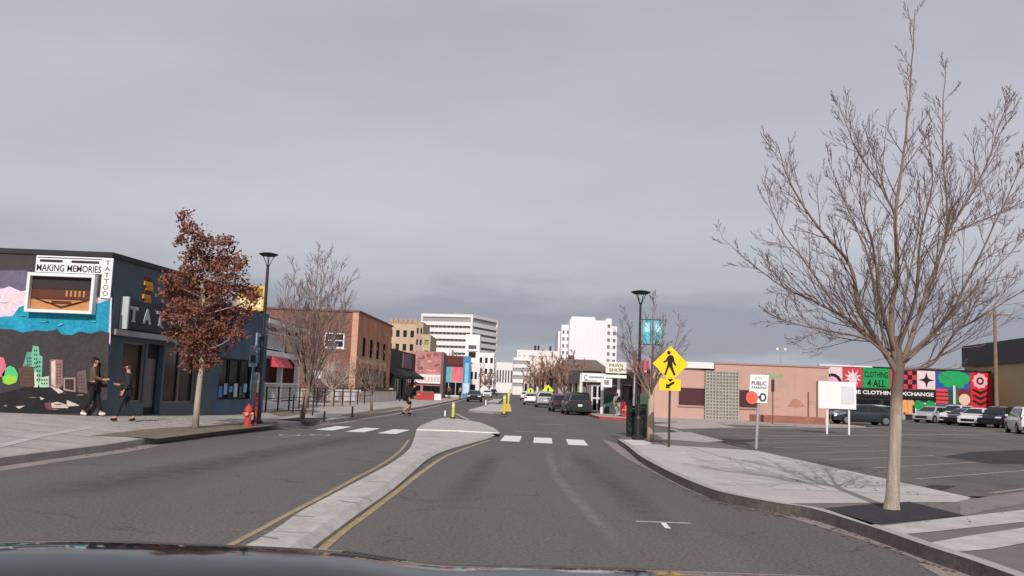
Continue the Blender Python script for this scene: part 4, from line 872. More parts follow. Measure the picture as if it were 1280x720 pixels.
mb = MB(); S.box(mb, um-.05, S.L+.08, zh-.12, zh, -.35, .08, pink2); obj('parapet_cap', mb, t)
mb = MB(); mb.prism([(xa, Yp+.3), (xm, Yp+.3), (xm, Yp+14), (xa, Yp+14)], zl-.3, zl-.1, pink2); mb.prism([(xm+.01, Yp+.3), (xb, Yp+.3), (xb, Yp+14), (xm+.01, Yp+14)], zh-.4, zh-.2, pink2); obj('roof', mb, t)
mb = MB(); a = S.uv(853, 451); b = S.uv(892, 461); S.box(mb, a[0], b[0], b[1], a[1]-.05, -.5, .1, white_wall); obj('white_fascia', mb, t)
# breeze block screen
a = S.uv(881.5, 464); b = S.uv(921.5, 526); u0, u1, z1, z0 = a[0], b[0], a[1], .16
mb = MB(); cols_, rws = 10, 15; cw = (u1-u0)/cols_; ch = (z1-z0)/rws; bz = mat('breeze_block', (164, 159, 150), .9, .12, 3)
for i in range(cols_+1): S.box(mb, u0+i*cw-.045, u0+i*cw+.045, z0, z1, .05, .3, bz)
for j in range(rws+1): S.box(mb, u0-.045, u1+.045, z0+j*ch-.04, z0+j*ch+.04, .055, .297, bz)
for i in range(cols_):
    for j in range(rws): S.box(mb, u0+(i+.5)*cw-.03, u0+(i+.5)*cw+.03, z0+j*ch+.04, z0+(j+1)*ch-.04, .1, .25, bz)
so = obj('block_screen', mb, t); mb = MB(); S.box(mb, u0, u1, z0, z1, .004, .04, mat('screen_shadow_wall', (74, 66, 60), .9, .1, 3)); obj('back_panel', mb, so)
mb = MB()
for px_ in (1010, 1021): u = S.uv(px_, 500)[0]; mb.tube([S.pt(u, .2, .08), S.pt(u, S.uv(px_, 490 if px_ == 1010 else 476)[1], .08)], .04, mat('pipe_brown', (128, 84, 72), .7, .1, 3), 6)
obj('pipe', mb, t)
mb = MB(); S.poly(mb, [S.uv(*p) for p in [(984, 508), (990, 500), (994, 498), (1000, 501), (1006, 508), (995, 510)]], .002, .008, mat('ghost_patch', (178, 126, 108), .9, .1, 2)); obj('paint_patch', mb, t)
mb = MB(); rg_ = random.Random(4)
for u in (um+3.3, um+5.6, um+8.1): S.box(mb, u, u+.025, .3, zh-.2, .001, .005, pink2)
for k_ in range(14): u = rg_.uniform(um+3, S.L-.4); z = rg_.uniform(.8, zh-.6); S.box(mb, u, u+rg_.uniform(.2, .9), z, z+rg_.uniform(.15, .6), .001, .0035+.0002*k_, mat('repaint_%d' % (k_ % 3), [(180, 151, 137), (185, 157, 143), (178, 150, 136)][k_ % 3], .9, .06, 1))
obj('repaint_patches', mb, t)
t = thing('brick_planter', 'low red brick planter along the foot of the salmon building', 'planter', (18, 61, .15))
mb = MB(); rbk = brick('planter_brick', (160, 100, 84), (136, 84, 72), (130, 100, 90)); xq = D(893, 520, 60.6).x; mb.prism([(xm+2, 60.4), (xb-1.5, 58.6), (xb-1.3, 59.2), (xm+2.2, 61)], .1, .62, rbk); obj('wall', mb, t); mb = MB(); mb.prism([(xm+2.6, 61), (xb-1.6, 59.3), (xb-1.4, 61.6), (xm+2.6, 61.8)], .1, .4, soil); obj('soil', mb, t)
t = thing('roof_mast', 'small pole with two lamp heads on the salmon building roof', 'lamp', (D(976, 440, 68).x, 68, zh-.2))
mb = MB(); q0 = D(976, 434, 68); mb.tube([(q0.x, 68, zh-.3), (q0.x, 68, q0.z)], .06, galv, 6); mb.tube([(q0.x-.3, 68, q0.z-.05), (q0.x+.3, 68, q0.z-.05)], .03, galv, 6); obj('pole', mb, t)
for s in (-1, 1): mb = MB(); mb.box((q0.x+s*.3, 68, q0.z-.15), (.18, .2, .16), white_metal); obj('lamp_head', mb, t)

# clothing store with mural
t = thing('clothing_store', 'clothing store covered in square murals behind the parked cars', 'shop', (37, 92, .15))
Ym = 92.0; S = Plane((D(1025, 500, Ym).x, Ym), (D(1240, 500, Ym).x, Ym)); zt = S.uv(1140, 461.5)[1]
U = lambda px: S.uv(px, 480)[0]
# vertical zones
Z = lambda py: S.uv(1140, py)[1]
zband1, zband0 = Z(487), Z(498.5)
dkw = mat('store_dark', (40, 38, 42), .8, .15, 1)
glz = [(U(1070), U(1100), .3, zband0-.25), (U(1104), U(1122), .3, zband0-.25)]
mb = MB(); S.wall(mb, 0, S.L, .1, zt, .3, dkw, glz); S.box(mb, 0, S.L, .1, zt-.1, -14, -13.7, dkw); Plane((S.p.x+S.L, Ym), (S.p.x+S.L, Ym+14)).wall(mb, .301, 13.6, .1, zt, .3, dkw); obj('wall', mb, t)
for h in glz: window(S, h, t, dkw, name='shop_window')
def mcol(r, g_, b_): return mat('paint_%d_%d_%d' % (r, g_, b_), (r, g_, b_), .85, .08, 1.5)
mw, mr_, mg, mbk, mblu, mo = mcol(225, 200, 205), mcol(196, 62, 78), mcol(26, 150, 84), mcol(38, 22, 28), mcol(44, 84, 160), mcol(226, 160, 108)
mu = MB()
def pn(px0, px1, py0, py1, m, d=.01, q=0): S.box(mu, U(px0), U(px1), Z(py1), Z(py0), .002 if d < .012 else d-.005, d, m)
pn(1030, 1053, 462, 487, mw); pn(1053.5, 1078, 462, 487, mr_); pn(1078.5, 1112, 462, 487, mg); pn(1112.5, 1146, 462, 487, mr_); pn(1146.5, 1169, 463, 486, mw); pn(1169.5, 1212, 463, 504, mblu); pn(1212.5, 1240, 463, 510, mcol(200, 40, 48))
def shape(fn, cpx, cpy, n_, m, d=.02):
    cu, cz = U(cpx), Z(cpy); pts = []
    for k_ in range(n_):
        a = 2*math.pi*k_/n_; r = fn(k_, a); pts.append((cu+r*math.cos(a), cz+r*math.sin(a)))
    S.poly(mu, pts, d-.006, d, m)
shape(lambda k_, a: .95 if k_ % 2 else .42, 1066, 475, 20, mw)
shape(lambda k_, a: 1.05, 1040, 483, 16, mbk, .016); shape(lambda k_, a: .72, 1040, 483, 16, mcol(214, 170, 205), .022)
shape(lambda k_, a: .85 if k_ % 4 == 0 else (.3 if k_ % 4 == 2 else .34), 1158, 474.5, 16, mbk)
# checks
for i in range(4):
    for j in range(4):
        if (i+j) % 2: a0 = 1124+i*5.4; b0 = 463+j*5.8; pn(a0, a0+5.4, b0, b0+5.8, mbk, .018)
# green tree on blue
for cx_q, cy_q, r0 in ((1180, 471, .62), (1188, 468, .7), (1197, 468, .62), (1205, 471, .6), (1199, 476, .6), (1185, 476, .55), (1191, 473, .7)): shape(lambda k_, a, r0=r0: r0*(1+.1*math.sin(5*a)), cx_q, cy_q, 14, mcol(30, 160, 90), .016+.0013*(cx_q-1180)/5)
pn(1191, 1194, 480, 503, mw, .03); pn(1194, 1197, 480, 503, mcol(20, 110, 80), .03); pn(1197, 1212, 484, 504, mcol(120, 40, 50), .03); pn(1182, 1191, 486, 504, mcol(16, 80, 70), .03)
for i in range(4): pn(1169.5, 1184.5, 484.5+i*5, 488+i*5, mcol(216, 70, 78), .036)
for i in range(4): pn(1169.5, 1184.5, 488+i*5, 489.5+i*5, mbk, .036)
shape(lambda k_, a: .6, 1205, 497, 12, mcol(225, 190, 170), .04)
shape(lambda k_, a: .85 if k_ % 2 else .68, 1225, 473, 18, mcol(225, 170, 180), .02); shape(lambda k_, a: .4, 1225, 473, 12, mbk, .026); shape(lambda k_, a: .22, 1225, 473, 12, mcol(225, 170, 180), .032)
for i in range(3):
    cu, cz = U(1225), Z(486+i*7)
    for sg in (-1, 1): S.poly(mu, [(cu, cz-.35), (cu+sg*.85, cz+.1), (cu+sg*.75, cz+.28), (cu, cz-.05)], .014, .02+.001*(sg+1), mbk)
pn(1125, 1140, 503, 518, mo, .02); pn(1143.5, 1172, 503, 520, mcol(210, 235, 205), .015)
for i in range(4): shape(lambda k_, a: .45+.12*(k_ % 2), 1148+i*7, 506+4*(i % 2), 10, mg, .022+.003*i)
for i in range(4): shape(lambda k_, a: .3, 1127+i*4, 503.5, 8, mo, .025+.002*i)
obj('mural', mu, t)
text('CLOTHING', S, U(1080.5), Z(474)+.02, U(1110)-U(1080.5), .62, mbk, t, .014, .006, bold=.02); text('4 ALL', S, U(1084), Z(485.5), U(1107)-U(1084), .75, mbk, t, .014, .006, bold=.03)
mb = MB(); S.box(mb, U(1050), U(1169), zband0, zband1-.03, .003, .12, black); so = obj('sign_band', mb, t)
text('THE CLOTHING EXCHANGE', S, U(1060), zband0+.3, U(1166)-U(1060), (zband1-zband0)*.42, white_wall, so, .123, .01, bold=.03)
mb = MB(); S.box(mb, -.1, U(1090), zt, zt+.15, -.35, .1, white_wall); S.box(mb, U(1090)+.001, S.L, zt, zt+.12, -.35, .06, dkw); obj('parapet_cap', mb, t)

# tan warehouse at the right edge
t = thing('tan_warehouse', 'tan warehouse with dark slate fascia at the right edge', 'building', (48, 84, .15))
pL = D(1205.5, 470, 100); S = Plane((pL.x, 100), (pL.x-4.6, 66)); 
khaki = mat('khaki_wall', (176, 156, 120), .9, .08, .5); slate = mat('slate_fascia', (76, 74, 78), .8, .1, .6)
zt = S.uv(1206, 433)[1]; zf = S.uv(1206, 459)[1]
mb = MB(); S.wall(mb, .02, S.L, .1, zf, .3, khaki); obj('wall', mb, t)
mb = MB(); S.box(mb, 0, S.L, zf, zt, -.3, .25, slate); obj('fascia', mb, t)
mb = MB(); mb.prism([tuple(S.pt(0, 0, -.3))[:2], tuple(S.pt(S.L, 0, -.3))[:2], tuple(S.pt(S.L, 0, -14))[:2], tuple(S.pt(0, 0, -14))[:2]], zt-.3, zt-.15, slate); S2_ = S.pt(0, 0); obj('roof', mb, t)
mb = MB(); a, b = S.pt(0.02, 0, -.3), S.pt(.02, 0, -14); mb.prism([tuple(a)[:2], tuple(b)[:2], tuple(b+S.u*.3)[:2], tuple(a+S.u*.3)[:2]], .1, zt-.31, khaki); obj('side_wall', mb, t)

# ================================================================ STREET FURNITURE
def lamp(label, loc, ztop, rs=1.0):
    t = thing('street_lamp', label, 'street lamp', loc, 'black street lamps with dish heads'); x, y, z0 = loc
    mb = MB(); mb.lathe([(.2, 0), (.2, .1), (.13, .16), (.12, .7), (.085, .8)], (x, y, z0), black_metal); obj('base', mb, t)
    hp = ztop-z0-.42
    mb = MB(); mb.tube([(x, y, z0+.8), (x, y, z0+hp)], [.078*rs, .05*rs], black_metal, 10); obj('pole', mb, t)
    mb = MB()
    for k_ in range(4):
        a = k_*math.pi/2+.4; dx, dy = math.cos(a), math.sin(a); mb.tube([(x+dx*.04, y+dy*.04, z0+hp-.05), (x+dx*.1, y+dy*.1, z0+hp+.12), (x+dx*.22, y+dy*.22, ztop-.08)], .014, black_metal, 5)
    obj('bracket', mb, t)
    mb = MB(); mb.lathe([(.06, -.09), (.24, -.09), (.33, -.035), (.34, -.02), (.2, .02), (.05, .045)], (x, y, ztop-.03), black_metal, 20); obj('lamp_head', mb, t)
    return t
qL = G(321, 530, .15); lamp('black dish lamp post beside the red hydrant', (qL.x, qL.y, .15), D(337, 316, qL.y).z)
ql = (qL.x, qL.y)
qR = G(797, 550, .15); lt = lamp('black dish lamp post with turquoise banners on the right corner', (qR.x, qR.y, .15), D(797, 363, qR.y).z, .72)
ban = mat('banner_teal', (96, 190, 208), .8, .12, 2); zt_ = D(797, 400, qR.y).z; zb_ = D(797, 429, qR.y).z
for k_ in (0, 1):
    bt = thing('banner', ['turquoise banner nearest the lamp pole', 'turquoise banner farther out from the lamp pole'][k_], 'banner', (qR.x+.1+k_*.36, qR.y, zb_), 'turquoise banners on the right lamp')
    mb = MB(); x0 = qR.x+.09+k_*.36; mb.box((x0+.15, qR.y, (zt_+zb_)/2), (.29, .02, zt_-zb_), ban); obj('cloth', mb, bt)
    mb = MB(); mb.box((x0+.15, qR.y-.013, (zt_+zb_)/2+.15), (.16, .004, .3), mat('banner_pale', (180, 225, 235), .8, .1, 4)); obj('print', mb, bt)
mb = MB()
for z in (zt_+.03, zb_-.03): mb.tube([(qR.x, qR.y, z), (qR.x+.8, qR.y, z)], .015, black_metal, 6)
obj('banner_arm', mb, lt)
# banner-like box on the left lamp
mb = MB(); zq = D(318, 445, qL.y).z; mb.box((qL.x-.28, qL.y, zq), (.3, .04, .75), mat('lamp_notice', (110, 122, 138), .7, .25, 5)); mb.box((qL.x-.16, qL.y, zq-1.2), (.14, .05, 1.3), mat('notice_dim', (120, 120, 124), .7, .15, 5)); 
t = thing('notice_board', 'grey notice panel fixed to the left lamp post', 'sign', (qL.x-.28, qL.y, zq)); obj('panel', mb, t); mb = MB(); mb.box((qL.x-.28, qL.y-.025, zq-.1), (.16, .006, .25), sd); obj('print', mb, t)

def hydrant(label, loc, s=1.0, cone=False):
    t = thing('fire_hydrant', label, 'fire hydrant', loc, 'red fire hydrants'); x, y, z = loc; rd = mat('hydrant_red', (190, 64, 58), .5, .1, 4); p = lambda *a: [(r*s, h*s) for r, h in a]
    mb = MB(); mb.lathe(p((.15, 0), (.15, .05), (.1, .06), (.1, .45), (.13, .46), (.13, .52), (.11, .54), (.09, .62), (.03, .68), (.03, .72)), loc, rd); obj('barrel', mb, t, smooth=False)
    for dx, dy, r in ((-1, 0, .045), (1, 0, .045), (0, -1, .06)):
        mb = MB(); mb.tube([(x+dx*.08*s, y+dy*.08*s, z+.4*s), (x+dx*.17*s, y+dy*.17*s, z+.4*s)], r*s, mat('hydrant_cap', (222, 140, 110), .5, .1, 4), 8); obj('nozzle_cap', mb, t)
qh = G(309, 533, .15); hydrant('red hydrant at the foot of the left lamp post', (qh.x, qh.y, .15), 1.02)
qh2 = G(773, 523, .15); hydrant('red hydrant on the far right corner by the person', (8.1, 59.3, .153), 1.15)
# marker pole behind left hydrant
t = thing('hydrant_marker', 'thin red and grey marker pole behind the left hydrant', 'marker', (qh.x+.05, qh.y+.4, .15)); mb = MB(); mb.tube([(qh.x+.14, qh.y+.4, .15), (qh.x+.14, qh.y+.4, 1.25)], .05, mat('marker_red', (130, 56, 62), .7, .15, 3), 7); obj('post', mb, t); mb = MB(); mb.tube([(qh.x+.14, qh.y+.4, 1.25), (qh.x+.14, qh.y+.4, 1.9)], .04, galv, 7); obj('tip', mb, t)

# pedestrian crossing sign
q0 = G(836, 559, .15); x, y = q0.x, q0.y
t = thing('crossing_sign', 'yellow diamond pedestrian crossing sign with arrow plaque below', 'sign', (x, y, .15))
mb = MB(); ztop = D(838, 433, y).z; mb.tube([(x, y, .12), (x, y, ztop-.15)], .035, mat('post_dark', (70, 58, 54), .7, .1, 4), 8); obj('post', mb, t)
P = Plane((x-1, y-.04), (x+1, y-.04)); cz = D(838, 455, y).z; r = .535; yb = sign_yellow
def rdia(r, cut=.06): return [(1+r-cut, cz-cut), (1+r, cz), (1+r-cut, cz+cut), (1+cut, cz+r-cut), (1, cz+r), (1-cut, cz+r-cut), (1-r+cut, cz+cut), (1-r, cz), (1-r+cut, cz-cut), (1-cut, cz-r+cut), (1, cz-r), (1+cut, cz-r+cut)]
mb = MB(); P.poly(mb, rdia(r), 0, .012, yb); pan = obj('diamond_panel', mb, t)
mb = MB()
k = r/20.0   # one photo pixel of the sign
def sp(pts): P.poly(mb, [(1+a*k, cz-b*k) for a, b in pts], .013, .018, black)
ring_ = [(-2.2+2.1*math.cos(a), -12.5+2.1*math.sin(a)) for a in [i*math.pi/5 for i in range(10)]]; sp(ring_)
sp([(-3.5, -8), (-1, -10), (2, -9.5), (3.5, -7), (4.5, -2), (6.5, 1), (5.5, 2.2), (3, -.5), (1.8, -3), (2, 1), (3, 5), (5.8, 12), (3.8, 13), (.6, 6.5), (-1.5, 3), (-3.5, 8), (-5.2, 13), (-7, 12), (-5, 6), (-3.6, 1), (-3.4, -3.5), (-5.5, -1.5), (-8, -1), (-8, -2.8), (-6, -3.5)])
obj('walking_figure', mb, pan)
mb = MB(); zc = D(837.5, 481, y).z; P.box(mb, 1-.33, 1+.31, zc-.17, zc+.17, 0, .012, yb); pan = obj('arrow_plaque', mb, t)
mb = MB(); P.poly(mb, [(1+a*k, zc-b*k) for a, b in [(-5, 4), (-4.4, -1.5), (-2.8, -.2), (3.5, -4), (5, -2), (-1.2, 2.2), (.2, 3.8)]], .013, .018, black); obj('arrow', mb, pan)

# public parking sign
q0 = G(945, 561, .15); x, y = q0.x, q0.y
t = thing('parking_sign', 'white PUBLIC PARKING sign on a leaning post with an orange disc', 'sign', (x, y, .15))
zt_ = D(948, 467, y).z; xt_ = D(948, 467, y).x
ln = .045
mb = MB(); mb.tube([(x, y, .12), (x+(zt_-.1)*ln, y, zt_-.05)], .045, galv, 8); obj('post', mb, t)
P = Plane((x-1, y-.06), (x+1, y-.06)); a = P.uv(937, 468); b = P.uv(960, 504)
u0, u1, z1, z0 = a[0], b[0], a[1], b[1]
mb = MB(); P.poly(mb, [(u0-.03, z0), (u1-.03, z0+.0), (u1+.02, z1), (u0+.02, z1)], 0, .015, sign_back); pan = obj('panel', mb, t)
gk = mat('sign_ink', (74, 70, 74), .8, .05, 3); wq = u1-u0; hq = z1-z0
text('PUBLIC', P, u0+.06, z0+hq*.62, wq*.8, hq*.15, gk, pan, .016, .004, bold=.02); text('PARKING', P, u0+.06, z0+hq*.5, wq*.8, hq*.08, gk, pan, .016, .004, bold=.02)
text('CITY', P, u0+.16, z0+hq*.84, wq*.4, hq*.07, MATS['ink_pale'], pan, .016, .004)
mb = MB(); cu, czz = u0+wq*.7, z0+hq*.2
for k_ in range(10):
    a0 = -2.6+k_*.5; a1 = a0+.5; pa = [(cu+.07*math.cos(a0), czz+.08*math.sin(a0)), (cu+.12*math.cos(a0), czz+.135*math.sin(a0)), (cu+.12*math.cos(a1), czz+.135*math.sin(a1)), (cu+.07*math.cos(a1), czz+.08*math.sin(a1))]
    P.poly(mb, pa, .016, .02, gk)
P.poly(mb, [(cu-.17, czz), (cu-.04, czz+.09), (cu-.04, czz-.09)], .016, .021, gk); obj('arrow', mb, pan)
mb = MB(); ucz = P.uv(939.5, 497); pts = [(ucz[0]+.185*math.cos(i*math.pi/10), ucz[1]+.2*math.sin(i*math.pi/10)) for i in range(20)]; P.poly(mb, pts, .022, .034, mat('disc_orange', (222, 98, 80), .6, .08, 3)); obj('disc', mb, t)
# slim sign post in front of salmon wall with green street name blade
x = D(966, 500, 57).x; t = thing('street_name_sign', 'small green street name blade on a brown post by the salmon wall', 'sign', (x, 57, .15))
mb = MB(); zt_ = D(966, 470, 57).z; mb.tube([(x, 57, .15), (x, 57, zt_)], .04, MATS['pipe_brown'], 6); mb.tube([(x, 57, zt_-.25), (x, 57, zt_-1.0)], .1, mat('post_sleeve', (84, 46, 42), .7, .1, 3), 7); obj('post', mb, t)
mb = MB(); mb.box((x+.02, 56.95, zt_-.02), (1.15, .03, .24), mat('blade_green', (140, 164, 130), .6, .12, 4)); obj('blade', mb, t)
# big white board
q0 = G(1034, 543, .15); q1 = G(1060, 543, .15); y = (q0.y+q1.y)/2
t = thing('notice_board', 'large blank white notice board on two posts at the lot edge', 'sign board', (D(1045, 543, y).x, y, .15))
P = Plane((D(1022, 480, y).x, y-.06), (D(1069, 480, y).x, y-.06)); za_ = P.uv(1045, 477)[1]; zb_ = P.uv(1045, 511)[1]
mb = MB(); P.box(mb, 0, P.L, zb_, za_, 0, .04, sign_back); obj('board', mb, t)
for px_ in (1033.5, 1061): 
    xx = D(px_, 520, y).x; mb = MB(); mb.box((xx, y, (za_+.15)/2), (.08, .07, za_-.15), white_metal); obj('post', mb, t)
mb = MB(); a = P.uv(1051, 482)[0]; b = P.uv(1067, 482)[0]; P.box(mb, a, b, zb_+.25, za_-.2, .041, .055, mat('panel_pale', (208, 212, 218), .6, .05, 3)); obj('small_panel', mb, t)
# bins on the right corner
bg_ = mat('bin_green', (38, 52, 46), .55, .15, 3)
def bin_(label, px0, px1, pyt, pyb):
    q = G((px0+px1)/2, pyb, .15); wdt = (px1-px0)/F*q.y; zt_ = D(px0, pyt, q.y).z
    t = thing('litter_bin', label, 'bin', (q.x, q.y, .15), 'dark litter bins on the right corner')
    mb = MB(); mb.box((q.x, q.y+.3, (.18+zt_-.12)/2), (wdt*.96, .6, zt_-.12-.18), bg_, tap=1.03); obj('body', mb, t)
    mb = MB(); mb.box((q.x, q.y+.3, zt_-.05), (wdt, .66, .1), black, tap=.85); obj('lid', mb, t)
    mb = MB(); mb.box((q.x, q.y-.02, zt_-.3), (wdt*.55, .02, .14), black); obj('slot', mb, t)
    mb = MB()
    for s in (-1, 1): mb.box((q.x+s*wdt*.4, q.y+.3, .165), (.06, .5, .03), black)
    obj('foot', mb, t)
bin_('left of the two dark bins by the corner lamp', 785, 796.5, 507, 546); bin_('right of the two dark bins by the corner lamp', 797, 808.5, 505, 547)
t = thing('utility_cabinet', 'dark green utility cabinet behind the litter bins', 'cabinet', (D(806, 510, 39).x, 39, .15))
mb = MB(); cx = D(805, 510, 39).x; zt_ = D(805, 492, 39).z; mb.box((cx, 39.4, zt_/2+.07), (.65, .6, zt_-.15), mat('cabinet_green', (70, 88, 80), .6, .12, 2)); obj('body', mb, t); mb = MB(); mb.box((cx, 39.09, zt_/2+.1), (.5, .02, zt_*.75), mat('cabinet_door', (62, 80, 72), .6, .1, 2)); obj('door', mb, t)

# delineators on the medians
def deline(label, px, py, pyt, m, r=.045, wz=.15, nm='delineator_post', grp='flexible marker posts on the medians'):
    q = G(px, py, wz); t = thing(nm, label, 'marker post', (q.x, q.y, wz), grp); zt_ = D(px, pyt, q.y).z
    mb = MB(); mb.lathe([(r*2.2, 0), (r*2.2, .03), (r*1.1, .06)], (q.x, q.y, wz), black); obj('base', mb, t)
    mb = MB(); mb.tube([(q.x, q.y, wz+.05), (q.x, q.y, zt_)], r, m, 8); obj('post', mb, t)
    mb = MB(); mb.tube([(q.x, q.y, zt_-.2), (q.x, q.y, zt_-.1)], r*1.06, sign_back, 8, cap=False); obj('reflector_band', mb, t)
yg = mat('post_yellow', (208, 200, 80), .6, .08, 3)
deline('yellow marker post on the tip of the near median', 566, 523, 503, yg, .07, .19)
deline('short white marker post left of the yellow one', 556, 522, 513, white_metal, .04, .19)
deline('yellow post at the front of the second median', 630, 518, 494, yg, .09)
deline('yellow post just behind on the second median', 635, 513, 491, yg, .07)
deline('small white post left of the second median', 607, 508, 500, white_metal, .06)
t = thing('keep_right_sign', 'yellow object marker sign on the second median nose', 'sign', (G(633, 516, .15).x, G(633, 516, .15).y, .15))
q = G(632.5, 515, .15); mb = MB(); zt_ = D(633, 486, q.y).z; mb.tube([(q.x+.05, q.y, .15), (q.x+.25, q.y, zt_)], .045, mat('post_faded_yellow', (206, 196, 120), .7, .1, 3), 6); obj('post', mb, t)
mb = MB(); mb.box((q.x, q.y-.05, .45), (.72, .35, .5), mat('marker_base', (205, 170, 90), .7, .15, 3), tap=.7); obj('base_block', mb, t)
# lime school/pedestrian signs down the right
def dsign(label, px, py, half, Y, base_py):
    x = D(px, py, Y).x; z = D(px, py, Y).z; r = half/F*Y; t = thing('crossing_sign', label, 'sign', (x, Y, .15), 'lime crossing signs down the street')
    mb = MB(); mb.tube([(x, Y, .15), (x, Y, z)], .04, galv, 6); obj('post', mb, t)
    P = Plane((x-1, Y-.05), (x+1, Y-.05)); mb = MB(); P.poly(mb, [(1+r, z), (1, z+r), (1-r, z), (1, z-r)], 0, .02, sign_lime); pan = obj('panel', mb, t)
    mb = MB(); P.box(mb, 1-r*.15, 1+r*.15, z-r*.4, z+r*.45, .02, .03, sd); obj('symbol', mb, pan)
    mb = MB(); P.box(mb, 1-r*.5, 1+r*.5, z-r*1.5, z-r*1.02, 0, .02, sign_lime); obj('plaque', mb, t)
dsign('bright lime crossing sign behind the parked dark cars', 685, 488, 7.2, 92, 505); dsign('smaller pale lime crossing sign farther down the right kerb', 663, 489, 4.5, 150, 500)
# utility poles
def upole(label, px, pyt, Y, r=.13, arm=None, m=bark_mid):
    b = D(px, pyt, Y); t = thing('utility_pole', label, 'utility pole', (b.x, Y, .15)); mb = MB(); mb.tube([(b.x, Y, .1), (b.x, Y, b.z)], [r, r*.75], m, 8); obj('pole', mb, t)
    if arm:
        mb = MB(); mb.box((b.x, Y-.15, b.z-arm), (2.4, .1, .12), m); obj('crossarm', mb, t)
        for s in (-1, -.4, .4, 1): mb = MB(); mb.lathe([(.04, 0), (.06, .06), (.03, .14)], (b.x+s*1.05, Y-.15, b.z-arm+.06), galv, 8); obj('insulator', mb, t)
upole('wooden utility pole in front of the tan warehouse', 1243, 386, 72, .16, .5, mat('pole_wood', (132, 112, 90), .9, .15, 3))
pt_ = bpy.data.objects['utility_pole']; top_ = D(1243, 392, 72)
for k_, (dx_, dy_, dz_) in enumerate([(-3, 20.6, -3.5), (1.5, 20.6, -3.5), (30, -8, .5)]):
    mb = MB(); st_ = top_+Vector(((-1, .4, 1)[k_], -.15, -.3)); mb.tube([st_+Vector((dx_*i/12, dy_*i/12, dz_*i/12-.7*(1-(2*i/12-1)**2))) for i in range(13)], .018, black, 4, cap=False); obj('wire', mb, pt_)
upole('thin dark pole by the dark shop awnings', 502, 452, 85, .07, None, black_metal); upole('thin pole in front of the striped office', 571, 440, 200, .1, None, bark_mid)
t = thing('street_sign', 'small white sign on a thin black post by the left tree', 'sign', (D(391, 515, 41).x, 41, .15)); x = D(391, 515, 41).x
mb = MB(); mb.tube([(x, 41, .13), (x, 41, D(391, 462, 41).z)], .03, black_metal, 6); obj('post', mb, t); mb = MB(); zq = D(391, 468, 41).z; mb.box((x, 40.95, zq), (.62, .02, .36), sign_back); obj('panel', mb, t)
for i, (px, py, pt_, lb) in enumerate([(405, 527, 514, 'short black bollard near the left tree pit'), (366, 516, 493, 'taller black bollard left of the tree trunk'), (440, 521, 508, 'low black bollard near the crosswalk kerb')]):
    q = G(px, py, .15); t = thing('bollard', lb, 'bollard', (q.x, q.y, .15), 'black bollards on the left pavement'); zt_ = D(px, pt_, q.y).z
    mb = MB(); mb.lathe([(.06, 0), (.05, .03), (.04, .05), (.04, zt_-.2), (.045, zt_-.17), (.02, zt_-.15)], (q.x, q.y, .15), black_metal, 8); obj('post', mb, t); mb = MB(); mb.lathe([(.09, 0), (.09, .03)], (q.x, q.y, .152), black_metal, 8); obj('base', mb, t)

# ================================================================ TREES
def grow(mb, p, d, ln, r, depth, rng, m, up=.16, kids=3, curve=.055, rmin=.004, mt=None, ratio=(.45, .72)):
    n_ = 4 if depth > 0 else 3; pts = [p]; rr = [r]; q = p.copy(); dd = d.normalized()
    for i in range(n_):
        dd = (dd+Vector((rng.uniform(-1, 1), rng.uniform(-1, 1), rng.uniform(-.6, 1)))*curve+Vector((0, 0, up))*.35).normalized()
        q = q+dd*ln/n_; pts.append(q.copy()); rr.append(max(rmin, r*(1-.8*(i+1)/n_)))
    mb.tube(pts, rr, m, 5 if r > .03 else 3, cap=False)
    if depth > 0:
        for k_ in range(kids):
            f = .2+.75*(k_+rng.random())/kids; j = min(n_-1, int(f*n_)); t_ = f*n_-j; b = pts[j].lerp(pts[j+1], min(1, t_))
            ax = (pts[j+1]-pts[j]).normalized(); s = Vector((rng.uniform(-1, 1), rng.uniform(-1, 1), rng.uniform(-1, 1))); s = (s-ax*s.dot(ax)).normalized()
            an = math.radians(rng.uniform(18, 42)); grow(mb, b, ax*math.cos(an)+s*math.sin(an), ln*rng.uniform(*ratio)*(1.1-.4*f), max(rmin, rr[j]*.55), depth-1, rng, m, up, kids, curve, rmin, mt, ratio)
